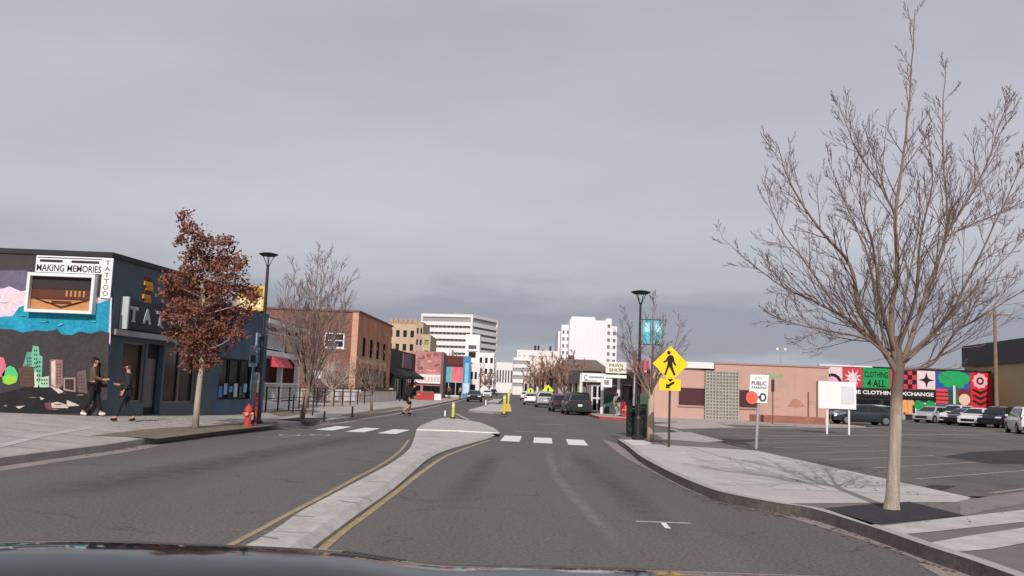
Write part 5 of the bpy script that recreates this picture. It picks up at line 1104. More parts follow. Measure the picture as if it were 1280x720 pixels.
def limb(mbT, mbC, pts, r0, r1, rng, mT, mC, kids=7, kl=.9, depth=2, start=.25, rmin=.004, kk=3, sub=4, fall=.6, ratio=None):
    P = [Vector(p) for p in pts]; Q = [P[0]*2-P[1]]+P+[P[-1]*2-P[-2]]; C = []
    for i in range(1, len(Q)-2):
        for s in range(sub):
            t_ = s/sub; a, b, c, d = Q[i-1:i+3]; C.append(.5*((2*b)+(c-a)*t_+(2*a-5*b+4*c-d)*t_*t_+(3*b-a-3*c+d)*t_**3))
    C.append(P[-1]); n_ = len(C)
    C = [c+Vector((rng.uniform(-1, 1), rng.uniform(-1, 1), rng.uniform(-1, 1)))*r0*.18 if 0 < i < n_-1 else c for i, c in enumerate(C)]
    R = [r0+(r1-r0)*(i/(n_-1))**.75 for i in range(n_)]; mbT.tube(C, R, mT, 8 if r0 > .05 else 5, cap=False)
    Ltot = sum((C[i+1]-C[i]).length for i in range(n_-1))
    for k_ in range(kids):
        f = start+(1-start)*(k_+rng.random())/kids; i = min(n_-2, int(f*(n_-1))); b = C[i].lerp(C[i+1], f*(n_-1)-i); ax = (C[i+1]-C[i]).normalized()
        s = Vector((rng.uniform(-1, 1), rng.uniform(-1, 1), rng.uniform(-.4, 1))); s = (s-ax*s.dot(ax)).normalized(); an = math.radians(rng.uniform(18, 44))
        grow(mbC, b, ax*math.cos(an)+s*math.sin(an), kl*rng.uniform(.55, 1.2)*(1.15-fall*f), max(rmin, min(R[i]*.5, .012 if r0 < .09 else .02)), depth, rng, mC, kids=kk, rmin=rmin, **({'ratio': ratio} if ratio else {}))
# --- the big bare tree on the right
rng = random.Random(11); Y0 = G(1115, 637, .15).y
t = thing('bare_tree', 'large leafless tree in a mulch square on the near right pavement', 'tree', (G(1115, 637, .15).x, Y0, .15))
T = MB(); Cc = MB(); d3 = lambda px, py, dy=0: D(px, py, Y0+dy)
T.tube([d3(1114.5, 640), d3(1114.5, 634), d3(1115.5, 622), d3(1117.5, 580), d3(1119.5, 535), d3(1120, 512), d3(1121, 490), d3(1123, 468), d3(1122, 440), d3(1119, 420)], [.13, .112, .096, .088, .085, .083, .082, .08, .066, .052], tree_bark(1.25, 1.75), 16, cap=False)
limbs = [([(1122, 460), (1114, 410), (1122, 333), (1119, 267), (1130, 189), (1138, 105), (1144, 12)], [0, 0, 0, 0, .1, .1, 0], .075, .006),
 ([(1120, 465), (1096, 425), (1074, 389), (1063, 333), (1030, 294), (1000, 250), (982, 215), (972, 180)], [0, -.1, -.3, -.4, -.6, -.7, -.8, -.8], .062, .005),
 ([(1108, 440), (1070, 405), (1015, 375), (985, 362), (950, 338), (903, 298)], [0, .2, .5, .6, .8, 1.0], .045, .004),
 ([(1118, 455), (1085, 425), (1030, 412), (995, 405), (962, 393)], [0, -.3, -.8, -1.1, -1.3], .03, .004),
 ([(1119, 267), (1098, 228), (1072, 190), (1050, 135)], [0, .2, .4, .5], .032, .005),
 ([(1126, 460), (1140, 420), (1152, 383), (1174, 322), (1185, 278), (1181, 222), (1178, 150), (1182, 90)], [0, .1, .2, .3, .4, .5, .5, .5], .062, .005),
 ([(1174, 322), (1186, 289), (1213, 244), (1236, 200), (1247, 161), (1264, 122)], [.3, .2, 0, -.1, -.2, -.3], .035, .004),
 ([(1185, 295), (1205, 285), (1235, 272), (1285, 250)], [.3, .5, .7, .9], .028, .004),
 ([(1130, 462), (1164, 455), (1194, 416), (1228, 394), (1290, 355), (1320, 320)], [0, -.2, -.4, -.6, -.8, -1], .04, .004),
 ([(1128, 455), (1160, 425), (1200, 380), (1245, 335), (1290, 288)], [0, .4, .8, 1.1, 1.3], .042, .004),
 ([(1112, 445), (1095, 380), (1085, 320), (1060, 262), (1035, 200)], [0, .4, .8, 1.1, 1.3], .042, .004),
 ([(1122, 440), (1145, 370), (1150, 300), (1165, 230), (1160, 160)], [0, -.5, -.9, -1.3, -1.5], .042, .004),
 ([(1118, 440), (1100, 380), (1092, 310), (1075, 250), (1080, 180)], [0, -.6, -1.1, -1.5, -1.7], .038, .004),
 ([(1125, 430), (1135, 350), (1150, 270), (1145, 200)], [0, .7, 1.3, 1.7], .036, .004),
 ([(1122, 450), (1060, 400), (1012, 335), (972, 280), (955, 225)], [0, .5, 1.0, 1.3, 1.5], .038, .004),
 ([(1124, 455), (1185, 395), (1225, 320), (1262, 240), (1285, 190)], [0, -.5, -.9, -1.2, -1.3], .036, .004)]
for pts, dy, r0, r1 in limbs:
    limb(T, Cc, [d3(a, b, e_) for (a, b), e_ in zip(pts, dy)], r0*.76, r1, rng, bark_mid, bark_dark, kids=int(9+len(pts)*2.5), kl=1.05, depth=2, start=.08, rmin=.0027, kk=5, fall=.85, ratio=(.26, .5))
obj('trunk', T, t, smooth=True); obj('crown', Cc, t)
# --- generic bare street tree
def bare(label, loc, h, spread, seed, fork=.3, r=.1, nl=9, group='bare street trees', kids=8, kk=3, mT=bark_mid, mC=bark_dark, rmin=.008, trunkm=None, lean=0, depth=2):
    rng = random.Random(seed); x, y, z = loc; t = thing('bare_tree', label, 'tree', loc, group); T = MB(); Cc = MB(); B_ = Vector(loc); f = B_+Vector((lean, 0, h*fork))
    T.tube([B_-Vector((0, 0, .05)), B_+Vector((lean*.4, 0, h*fork*.5)), f], [r*1.15, r*.95, r*.85], trunkm or mT, 9)
    for k_ in range(nl):
        a = 2*math.pi*(k_+rng.random()*.6)/nl; sp_ = spread*rng.uniform(.45, 1) if k_ else 0; top = h*rng.uniform(.78, 1.0)*(1-.22*(sp_/spread)**2) if k_ else h
        dx, dy = math.cos(a)*sp_, math.sin(a)*sp_; s0 = f-Vector((0, 0, h*fork*.25*rng.random())) if k_ else f
        limb(T, Cc, [s0, s0+Vector((dx*.4, dy*.4, (top-h*fork)*.3)), s0+Vector((dx*.78, dy*.78, (top-h*fork)*.65)), B_+Vector((dx+lean, dy, top))], r*.45, rmin, rng, mT, mC, kids=kids, kl=h*.17, depth=depth, start=.2, rmin=rmin, kk=kk)
    obj('trunk', T, t, smooth=True); obj('crown', Cc, t); return t
q = G(377, 524, .15); bare('tall leafless tree in front of the brick building', (q.x, q.y, .15), D(395, 308, q.y).z-.15, 1.75, 3, .2, .1, 15, rmin=.006, lean=.25, kids=12, kk=4)
q = G(450, 516, .15); bare('small leafless tree in front of the white parapet wall', (q.x, 51, .15), 3.6, 1.3, 5, .3, .08, 7, rmin=.009)
bare('small bare tree against the brick corner', (D(415, 500, 57).x, 57, .15), 4.2, 1.8, 8, .25, .08, 8, rmin=.009, mT=bark_light, mC=mat('twig_pale', (170, 158, 152), .9, .15, 4))
q = G(813, 552, .15); bare('leafless tree beside the corner litter bins', (q.x, q.y, .15), D(815, 372, q.y).z-.15, 1.5, 21, .36, .11, 9, rmin=.006, trunkm=bark_light, mT=bark_mid)
for i, (px, Y, h, sp_, lb) in enumerate([(600, 215, 8, 5, 'brownish bare tree before the striped office'), (612, 240, 7, 4, 'second bare tree toward the street end on the left'), (676, 160, 8.5, 3.2, 'bare tree by the smaller lime sign'), (690, 128, 7.0, 2.8, 'bare tree behind the bright lime sign'), (706, 105, 5.5, 2.5, 'bare tree left of the corner shop'), (668, 210, 8, 3.5, 'far bare tree by the low white office'), (716, 90, 5.5, 2.2, 'small bare tree next to the corner shop posts'), (593, 180, 6, 2.5, 'slim bare tree beside the white cottage')]):
    bare(lb, (D(px, 480, Y).x, Y, .15), h, sp_, 40+i, .25, .16, 10, rmin=.03, kids=9, mC=mat('twig_far', (142, 112, 98), .95, .15, 1), mT=mat('bark_far', (120, 98, 86), .95, .15, 1))
bare('bare tree in front of the tan apartment building', (D(497, 480, 118).x-.6, 118, .15), 6.5, 2.2, 61, .3, .1, 7, rmin=.02)
# --- red oak
rng = random.Random(5); q = G(245, 535, .15)
for _ in range(5): q = G(245, 535, lz(q.x, q.y))
t = thing('red_oak', 'young oak still holding russet autumn leaves before the tattoo shop', 'tree', tuple(q)); T = MB(); Lf = MB(); Yq = q.y
d3 = lambda px, py, dy=0: D(px, py, Yq+dy)
T.tube([d3(244, 537), d3(247, 500), d3(251, 465), d3(254, 430), d3(255, 380), d3(250, 330), d3(240, 290), d3(231, 262)], [.105, .085, .075, .07, .055, .04, .02, .008], mat('oak_bark', (168, 152, 140), .9, .15, 6), 9)
clumps = [(230, 270, 7, .8), (236, 288, 13, .9), (252, 300, 12, .8), (246, 318, 18, 1), (270, 302, 9, .7), (284, 300, 8, .6), (226, 300, 7, .6), (284, 325, 17, .9), (300, 328, 10, .7), (264, 334, 19, 1), (236, 340, 14, 1), (212, 350, 13, .9), (221, 368, 20, 1), (250, 364, 20, 1), (282, 355, 22, 1), (306, 362, 15, .8), (318, 372, 10, .7), (238, 390, 22, 1), (274, 388, 22, 1), (300, 392, 16, .8), (214, 395, 10, .7), (222, 412, 16, .8), (250, 415, 21, 1), (280, 412, 20, .9), (297, 418, 10, .7), (236, 435, 19, .9), (262, 437, 20, .9), (244, 452, 12, .8), (266, 452, 10, .7)]
for (cx, cy, rp, dens) in clumps:
    R_ = rp/F*Yq*1.16; dyc = rng.uniform(-1, 1)*max(0, 1.3-R_)*.7; C0 = d3(cx, cy, dyc)
    s0 = d3(253-(cx-253)*.0+rng.uniform(-1, 1), min(455, cy+22)); s0.z = min(s0.z, C0.z-.1)
    T.tube([s0, s0.lerp(C0, .55)+Vector((0, 0, -.05)), C0], [.022, .014, .006], MATS['oak_bark'], 5, cap=False)
    for k_ in range(8):
        dv = Vector((rng.gauss(0, 1), rng.gauss(0, 1), rng.gauss(0, .8))).normalized()*R_*rng.uniform(.7, 1.15); T.tube([C0, C0+dv*.5, C0+dv], [.007, .005, .003], MATS['oak_bark'], 3, cap=False)
    ntw = int(40*dens*(R_/.45)**2)+8
    for k_ in range(ntw):
        dv = Vector((rng.gauss(0, 1), rng.gauss(0, 1), rng.gauss(0, .85))).normalized()*R_*rng.uniform(.1, .95)**.7; c0 = C0+dv
        for j in range(9):
            p = c0+Vector((rng.gauss(0, 1), rng.gauss(0, 1), rng.gauss(0, 1)))*.075; a = Vector((rng.gauss(0, 1), rng.gauss(0, 1), rng.gauss(0, 1))).normalized(); b = a.cross(Vector((rng.gauss(0, 1), rng.gauss(0, 1), rng.gauss(0, 1)))).normalized(); s = rng.uniform(.04, .075)
            Lf.add([p-a*s, p+b*s*.55, p+a*s, p-b*s*.5+a*s*.2], [(0, 1, 2, 3)], leaf_red)
obj('trunk', T, t, smooth=True); obj('crown', Lf, t)
# grey shrubs by the far left walls
def shrub(label, loc, rx, rz_, seed, rgb):
    rng = random.Random(seed); t = thing('shrub', label, 'shrub', loc, 'leafless shrubs by the walls'); mb = MB(); st = MB(); m = mat('shrub_%d' % seed, rgb, .9, .3, 2)
    for k_ in range(60):
        a = rng.uniform(0, 6.28); st.tube([Vector(loc), Vector(loc)+Vector((math.cos(a)*rx*rng.random(), math.sin(a)*rx*rng.random(), rz_*rng.uniform(.4, 1)))], [.02, .008], bark_dark, 3, cap=False)
    for k_ in range(500):
        dv = Vector((rng.gauss(0, 1), rng.gauss(0, 1), rng.gauss(0, 1))).normalized()*rng.uniform(.5, 1.05); p = Vector(loc)+Vector((dv.x*rx, dv.y*rx, rz_*.55+dv.z*rz_*.45)); a = Vector((rng.gauss(0, 1), rng.gauss(0, 1), rng.gauss(0, 1))).normalized(); b = a.orthogonal().normalized(); s = rng.uniform(.05, .1)
        mb.add([p-a*s, p+b*s*.6, p+a*s, p-b*s*.6], [(0, 1, 2, 3)], m)
    obj('stem', st, t); obj('foliage', mb, t)
shrub('pale grey shrub behind the white panelled wall', (D(415, 480, 71).x, 71, .15), 1.9, 3.2, 1, (120, 112, 108)); shrub('dark shrub beside the balcony house', (D(398, 480, 66).x, 66, .15), 1.5, 2.6, 2, (84, 72, 62)); shrub('brown shrub at the brick building corner', (D(465, 480, 82).x, 82, .15), 1.6, 3.0, 3, (104, 84, 62))

# ================================================================ CARS
tyre = mat('tyre', (28, 27, 28), .85, .1, 5); rim = mat('rim', (150, 150, 154), .35, .05, 4, metal=.6); lampr = mat('tail_lamp', (140, 24, 24), .3, .05, 4); lampw = mat('head_lamp', (220, 222, 225), .2, .03, 4); trimb = mat('car_trim', (24, 24, 26), .6, .05, 4); plate_m = mat('plate', (215, 215, 210), .6, .05, 4)
cglass = mat('car_glass', (22, 25, 28), .06, .0, spec=.8)
def paint(nm, rgb): 
    m = mat(nm, rgb, .28, .03, 2, metal=.25, spec=.6); b = m.node_tree.nodes['Principled BSDF']; b.inputs['Coat Weight'].default_value = .6; b.inputs['Coat Roughness'].default_value = .08; return m
def car(label, loc, rz, kind, pm, group):
    t = thing('parked_car', label, {'sedan': 'car', 'suv': 'suv', 'hatch': 'car', 'pickup': 'truck'}[kind], (0, 0, 0), group)
    if kind == 'sedan': Lc, W, Hh, belt = 4.7, 1.82, 1.45, .93; rf = [(-1.95, belt+.02), (-1.25, 1.33), (-.5, 1.44), (.35, 1.43), (.75, 1.34), (1.45, .98)]; low = [(-2.35, .58), (-2.28, .98), (-1.95, 1.0), (-1, .94), (.9, .94), (1.45, .95), (2.1, .8), (2.32, .62)]
    elif kind == 'suv': Lc, W, Hh, belt = 4.6, 1.86, 1.68, 1.02; rf = [(-2.25, belt+.02), (-2.05, 1.5), (-1.7, 1.66), (.1, 1.68), (.55, 1.6), (1.2, 1.08)]; low = [(-2.32, .62), (-2.3, 1.04), (-1.9, 1.04), (-1, 1.03), (.9, 1.02), (1.2, 1.05), (2.0, .95), (2.3, .7)]
    else: Lc, W, Hh, belt = 4.2, 1.78, 1.5, .95; rf = [(-2.05, belt+.03), (-1.75, 1.36), (-1.3, 1.49), (.2, 1.5), (.6, 1.42), (1.3, 1.0)]; low = [(-2.12, .6), (-2.08, .98), (-1.8, .98), (-1, .96), (.9, .95), (1.3, .97), (1.85, .84), (2.1, .64)]
    mb = MB(); rings = []
    for i, (y, z) in enumerate(low):
        e_ = abs(y)/(Lc/2); ww_ = W/2*(1-.10*max(0, e_-.75)/.25); zb_ = .24 if abs(y) < 2 else .3
        rings.append([(-ww_*.0, y, z+.015), (ww_*.72, y, z+.01), (ww_*.94, y, z-.05), (ww_, y, z-.2 if z > .7 else z-.08), (ww_, y, .42), (ww_*.95, y, zb_), (0, y, zb_)])
    for sgn in (1, -1):
        n_ = 7; vs = [(p[0]*sgn, p[1], p[2]) for r in rings for p in r]; fs = []
        for i in range(len(rings)-1):
            for j in range(n_-1):
                f = [i*n_+j, i*n_+j+1, (i+1)*n_+j+1, (i+1)*n_+j]; fs.append(f if sgn < 0 else f[::-1])
        fs.append(list(range(n_)) if sgn > 0 else list(range(n_))[::-1]); k0 = (len(rings)-1)*n_; fs.append([k0+j for j in range(n_)][::-1] if sgn > 0 else [k0+j for j in range(n_)]); mb.add(vs, fs, pm)
    wbase, wroof = W/2*.92, W/2*.70
    def wx(y, z): tt_ = (z-belt)/(Hh-belt); return wbase+(wroof-wbase)*max(0, min(1, tt_))
    # cabin: ring per roof station
    vs = []; 
    for y, z in rf: vs += [(-wbase, y, belt-.05), (-wx(y, z), y, z-.03), (-wx(y, z)*.82, y, z), (wx(y, z)*.82, y, z), (wx(y, z), y, z-.03), (wbase, y, belt-.05)]
    fs = []
    for i in range(len(rf)-1):
        for j in range(5): fs.append([i*6+j, (i+1)*6+j, (i+1)*6+j+1, i*6+j+1])
    fs += [list(range(6)), [(len(rf)-1)*6+j for j in range(6)][::-1]]; mb.add(vs, fs, pm); obj('body', mb, t, smooth=False)
    # side glass
    for s in (-1, 1):
        for (ya, yb, yta, ytb) in ((rf[0][0]+.28, -.28, rf[1][0]+.15, -.28), (-.2, rf[-1][0]-.22, -.2, rf[-2][0]-.02)):
            zt_ = Hh-.13; zb_ = belt+.03; o_ = .012*s; P4 = [(s*wx(0, zb_)+o_, ya, zb_), (s*wx(0, zb_)+o_, yb, zb_), (s*wx(0, zt_)+o_, ytb, zt_), (s*wx(0, zt_)+o_, yta, zt_)]
            g_ = MB(); g_.extr(P4, (s*.006, 0, 0), cglass); obj('side_window', g_, t)
    (ya, za), (yb, zb2) = rf[-1], rf[-2]; g_ = MB(); nv = Vector((0, (za-zb2), 0)); d_ = Vector((0, (zb2-za), (ya-yb))).normalized()*.012
    g_.extr([Vector((-wbase*.88, ya-.04, za+.02))+d_, Vector((wbase*.88, ya-.04, za+.02))+d_, Vector((wroof*.86, yb+.06, zb2-.03))+d_, Vector((-wroof*.86, yb+.06, zb2-.03))+d_], d_*.6, cglass); obj('windshield', g_, t)
    (ya, za), (yb, zb2) = rf[0], rf[1]; d_ = Vector((0, -(zb2-za), (yb-ya))).normalized()*.012; g_ = MB()
    g_.extr([Vector((-wbase*.86, ya+.03, za+.05))+d_, Vector((wbase*.86, ya+.03, za+.05))+d_, Vector((wroof*.88, yb-.03, zb2-.04))+d_, Vector((-wroof*.88, yb-.03, zb2-.04))+d_], d_*.6, cglass); obj('rear_window', g_, t)
    for s in (-1, 1):
        for yw in (-1.38, 1.4):
            g_ = MB(); X = s*(W/2-.11); g_.tube([(X-s*.11, yw, .33), (X+s*.115, yw, .33)], .33, tyre, 20); wo = obj('wheel', g_, t); g_ = MB(); g_.tube([(X+s*.1, yw, .33), (X+s*.125, yw, .33)], .21, rim, 14); 
            for k_ in range(5): a = k_*1.257; g_.box((X+s*.128, yw+.12*math.cos(a), .33+.12*math.sin(a)), (.012, .05, .05), trimb)
            obj('rim', g_, wo)
            g_ = MB(); pts = [(s*(W/2+.004), yw+.38*math.cos(a), max(.24, .34+.38*math.sin(a))) for a in [math.pi*k_/10 for k_ in range(11)]]; g_.extr(pts, (s*.004, 0, 0), trimb); obj('wheel_arch', g_, t)
        g_ = MB(); g_.box((s*W*.36, Lc/2-.17, .72 if kind != 'suv' else .82), (.36, .26, .12), lampw); obj('headlight', g_, t); g_ = MB(); g_.box((s*W*.38, -Lc/2+.1, .84 if kind != 'suv' else .95), (.34, .16, .16), lampr); obj('taillight', g_, t)
        g_ = MB(); g_.box((s*(W/2+.06), rf[-1][0]-.25, belt+.08), (.16, .1, .13), pm); obj('mirror', g_, t)
    g_ = MB(); g_.box((0, Lc/2-.07, .5), (W*.6, .16, .2), trimb); obj('grille', g_, t); g_ = MB(); g_.box((0, -Lc/2+.03, .38), (W*.85, .2, .18), trimb); obj('rear_bumper', g_, t)
    g_ = MB(); g_.box((0, -Lc/2+.005, .72), (.32, .05, .16), plate_m); obj('licence_plate', g_, t)
    t.location = loc; t.rotation_euler.z = rz; return t
p_white = paint('paint_white', (225, 226, 228)); p_dk = paint('paint_dark', (44, 42, 50)); p_slate = paint('paint_slate', (44, 52, 58)); p_silver = paint('paint_silver', (170, 172, 176)); p_blk = paint('paint_black', (26, 26, 30)); p_green = paint('paint_greengrey', (34, 40, 42)); p_mar = paint('paint_plum', (54, 38, 46))
GR = 'cars parked along the right kerb'; GL = 'cars parked in the lot'; GS = 'cars on the street'
R = math.radians
car('near black suv parked nearest on the right kerb', (D(720, 500, 67).x, 67, 0), R(3), 'suv', p_green, GR)
car('plum dark hatchback parked just ahead of the near black suv', (D(693, 500, 75).x+.55, 75, 0), R(3), 'hatch', p_mar, GR)
car('silver car parked beyond the plum hatchback', (D(678, 500, 92).x+.2, 92, 0), 0, 'suv', p_silver, GR)
car('white sedan ahead in the right lane', (D(664, 500, 104).x, 104, 0), 0, 'sedan', p_white, GS)
car('distant white car near the street end', (D(657, 490, 150).x, 150, 0), 0, 'hatch', p_white, GS)
car('black sedan coming toward the camera on the left side', (D(593, 500, 112).x, 112, 0), R(180), 'sedan', p_blk, GS)
car('white oncoming car behind the black sedan', (D(609, 490, 175).x, 175, 0), R(180), 'sedan', p_white, GS)
car('tiny dark oncoming car far down the street', (D(617, 489, 230).x, 230, 0), R(180), 'suv', p_dk, GS)
def lotcar(label, px, Y, rz, kind, pm): return car(label, (D(px, 510, Y).x, Y, .15), R(rz), kind, pm, GL)
lotcar('dark slate sedan side-on behind the white notice board', 1076, 63, 93, 'sedan', p_slate)
lotcar('silver grey sedan behind the dark slate one', 1090, 72, 92, 'sedan', p_silver)
lotcar('silver car parked by the green leaf mural', 1167, 80, 125, 'hatch', p_silver)
lotcar('plum suv between the silver car and the white suv', 1181, 81, 128, 'suv', p_mar)
lotcar('white suv parked below the blue tree mural', 1196, 80, 130, 'suv', p_white)
lotcar('dark car in front of the white suv', 1208, 74, 128, 'sedan', p_dk)
lotcar('white hatchback below the red flower mural', 1224, 72, 128, 'hatch', p_white)
lotcar('black suv parked left of the white suv at the edge', 1250, 70, 130, 'suv', p_blk)
lotcar('white suv cut off by the right picture edge', 1284, 56, -18, 'suv', p_white)

# ================================================================ PEOPLE
skin_m = mat('skin', (190, 140, 118), .6, .05, 5)
def skinobj(name, verts, edges, rads, m, parent, sub=1):
    me = bpy.data.meshes.new(name); me.from_pydata(verts, edges, []); me.materials.append(m); o = bpy.data.objects.new(name, me); COL.objects.link(o); o.parent = parent
    md = o.modifiers.new('Skin', 'SKIN'); md.use_smooth_shade = True
    lay = me.skin_vertices[0].data
    for i, r in enumerate(rads): lay[i].radius = (r, r) if not isinstance(r, tuple) else r
    lay[0].use_root = True
    s = o.modifiers.new('Subdivision', 'SUBSURF'); s.levels = sub; s.render_levels = sub; return o
def person(label, loc, rz, J, top, legs, hairm, shoe, group=None, h=1.76, shorts=False, scale=1.0):
    """J: joint dict overrides (x right, y forward, z up) for a 1.76 m figure"""
    t = thing('person', label, 'person', (0, 0, 0), group)
    j = dict(pel=(0, 0, .95), spi=(0, .01, 1.15), che=(0, .0, 1.35), nck=(0, .01, 1.5), hed=(0, .03, 1.64), top=(0, .02, 1.71),
             lsh=(-.18, 0, 1.42), lel=(-.25, -.03, 1.14), lwr=(-.25, .08, .9), lha=(-.25, .12, .82), rsh=(.18, 0, 1.42), rel=(.25, -.03, 1.14), rwr=(.25, .08, .9), rha=(.25, .12, .82),
             lhi=(-.1, 0, .9), lkn=(-.11, .04, .5), lan=(-.11, 0, .1), lto=(-.12, .17, .04), rhi=(.1, 0, .9), rkn=(.11, .04, .5), ran=(.11, 0, .1), rto=(.12, .17, .04)); j.update(J)
    def chain(names): return [j[n_] for n_ in names]
    nm = ['pel', 'spi', 'che', 'nck', 'hed', 'top', 'lsh', 'lel', 'lwr', 'lha', 'rsh', 'rel', 'rwr', 'rha', 'lhi', 'lkn', 'lan', 'lto', 'rhi', 'rkn', 'ran', 'rto']
    rd = dict(pel=.12, spi=.11, che=.13, nck=.055, hed=.095, top=.07, lsh=.06, lel=.045, lwr=.03, lha=.035, rsh=.06, rel=.045, rwr=.03, rha=.035, lhi=.085, lkn=.06, lan=.042, lto=.035, rhi=.085, rkn=.06, ran=.042, rto=.035)
    ed = [('pel', 'spi'), ('spi', 'che'), ('che', 'nck'), ('nck', 'hed'), ('hed', 'top'), ('che', 'lsh'), ('lsh', 'lel'), ('lel', 'lwr'), ('lwr', 'lha'), ('che', 'rsh'), ('rsh', 'rel'), ('rel', 'rwr'), ('rwr', 'rha'), ('pel', 'lhi'), ('lhi', 'lkn'), ('lkn', 'lan'), ('lan', 'lto'), ('pel', 'rhi'), ('rhi', 'rkn'), ('rkn', 'ran'), ('ran', 'rto')]
    V = [j[n_] for n_ in nm]; E_ = [(nm.index(a), nm.index(b)) for a, b in ed]; Rr = [rd[n_]*.9 for n_ in nm]
    for s in ('l', 'r'):   # fingers
        w0 = Vector(j[s+'wr']); h0 = Vector(j[s+'ha']); d = (h0-w0).normalized(); sd_ = Vector((0, 1, 0)); sd_ = (sd_-d*sd_.dot(d)).normalized(); hi = nm.index(s+'ha')
        for k_, ln_ in enumerate((.07, .08, .078, .062)):
            b = h0+sd_*(.027-.018*k_); V += [tuple(b+d*.025), tuple(b+d*ln_*.8), tuple(b+d*ln_*1.25+Vector((0, .012, 0)))]; n0 = len(V); E_ += [(hi, n0-3), (n0-3, n0-2), (n0-2, n0-1)]; Rr += [.011, .009, .007]
        V += [tuple(w0.lerp(h0, .6)+sd_*.045), tuple(w0.lerp(h0, .9)+sd_*.062+d*.03)]; n0 = len(V); E_ += [(hi, n0-2), (n0-2, n0-1)]; Rr += [.012, .009]
    skinobj('body', V, E_, Rr, skin_m, t, 1)
    a = ['spi', 'pel', 'che', 'nck', 'lsh', 'lel', 'lwr', 'rsh', 'rel', 'rwr']; ra = dict(spi=.135, pel=.145, che=.15, nck=.07, lsh=.085, lel=.065, lwr=.048, rsh=.085, rel=.065, rwr=.048); ea = [('spi', 'pel'), ('spi', 'che'), ('che', 'nck'), ('che', 'lsh'), ('lsh', 'lel'), ('lel', 'lwr'), ('che', 'rsh'), ('rsh', 'rel'), ('rel', 'rwr')]
    JJ = dict(j); nk = Vector(j['nck'])-Vector((0, 0, .05)); JJ['nck'] = tuple(nk); skinobj('jacket', [JJ[n_] for n_ in a], [(a.index(x_), a.index(y_)) for x_, y_ in ea], [ra[n_] for n_ in a], top, t)
    pj = Vector(j['pel'])-Vector((0, 0, .02)); low_ = {'lan': Vector(j['lan'])+Vector((0, 0, .03)), 'ran': Vector(j['ran'])+Vector((0, 0, .03))}
    vv = [tuple(pj), j['lhi'], j['lkn'], tuple(low_['lan']), j['rhi'], j['rkn'], tuple(low_['ran'])]; ee = [(0, 1), (1, 2), (2, 3), (0, 4), (4, 5), (5, 6)]; r_ = [.13, .1, .078, .065, .1, .078, .065]
    if shorts: vv = [vv[0], vv[1], vv[2], vv[4], vv[5]]; ee = [(0, 1), (1, 2), (0, 3), (3, 4)]; r_ = [.13, .1, .085, .1, .085]
    skinobj('trousers', vv, ee, r_, legs, t)
    for s in ('l', 'r'):
        an = Vector(j[s+'an']); to = Vector(j[s+'to']); f = (to-an); f.z = 0; f = f.normalized() if f.length > .01 else Vector((0, 1, 0)); bz_ = min(an.z-.04, to.z); skinobj('shoe', [tuple(an-f*.05-Vector((0, 0, .045))), tuple((an+to)/2-Vector((0, 0, .03))), tuple(to)], [(0, 1), (1, 2)], [.05, .052, .042], shoe, t)
    hd = Vector(j['hed']); tp = Vector(j['top']); skinobj('hair', [tuple(hd+(tp-hd)*.55+Vector((0, -.035, 0))), tuple(tp+Vector((0, -.01, .015))), tuple(hd+Vector((0, -.06, -.02)))], [(0, 1), (0, 2)], [.078, .06, .065], hairm, t)
    g_ = MB()
    fz = (Vector(j['hed'])-Vector(j['nck'])).normalized(); 
    nb = hd+Vector((0, .092, -.005)); g_.add([nb+Vector((-.014, 0, -.02)), nb+Vector((.014, 0, -.02)), nb+Vector((0, 0, .03)), nb+Vector((0, .026, -.016))], [(0, 1, 3), (1, 2, 3), (2, 0, 3)], skin_m)
    obj('nose', g_, t)
    for s in (-1, 1): g_ = MB(); g_.lathe([(.004, -.007), (.009, 0), (.004, .007)], tuple(hd+Vector((s*.03, .087, .022))), black, 8); obj('eye', g_, t); g_ = MB(); g_.lathe([(.006, -.03), (.018, 0), (.008, .03)], tuple(hd+Vector((s*.09, 0, .0))), skin_m, 8); obj('ear', g_, t)
    t.location = loc; t.rotation_euler.z = rz; t.scale = (scale,)*3; return t
olive = mat('jacket_olive', (96, 82, 66), .9, .15, 4); blk = mat('cloth_black', (30, 28, 30), .9, .1, 4); navyc = mat('cloth_navy', (48, 56, 74), .9, .15, 4); hairb = mat('hair_dark', (34, 28, 26), .7, .1, 6); shoew = mat('shoe_white', (220, 216, 210), .7, .05, 5); denim = mat('denim', (36, 41, 52), .9, .15, 4); greyc = mat('cloth_grey', (150, 146, 144), .9, .1, 4)
q = G(113, 521, .34); walk = dict(lkn=(-.1, .14, .52), lan=(-.1, .24, .12), lto=(-.1, .4, .08), rkn=(.1, .0, .5), ran=(.1, -.22, .14), rto=(.1, -.08, .05), lel=(-.24, -.1, 1.16), lwr=(-.24, .02, .95), lha=(-.24, .06, .87), rel=(.22, .08, 1.16), rwr=(.18, .3, 1.1), rha=(.17, .38, 1.11))
person('person in a brown jacket and black trousers beside the mural wall', (q.x, q.y, lz(q.x, q.y)), R(-80), walk, olive, blk, hairb, shoew, scale=1.02)
q = G(156, 527, .3); person('person in dark clothes walking past the tattoo shop window', (q.x, q.y, lz(q.x, q.y)), R(95), walk, mat('hoodie_dark', (44, 46, 52), .9, .2, 4), denim, hairb, blk, scale=.97)
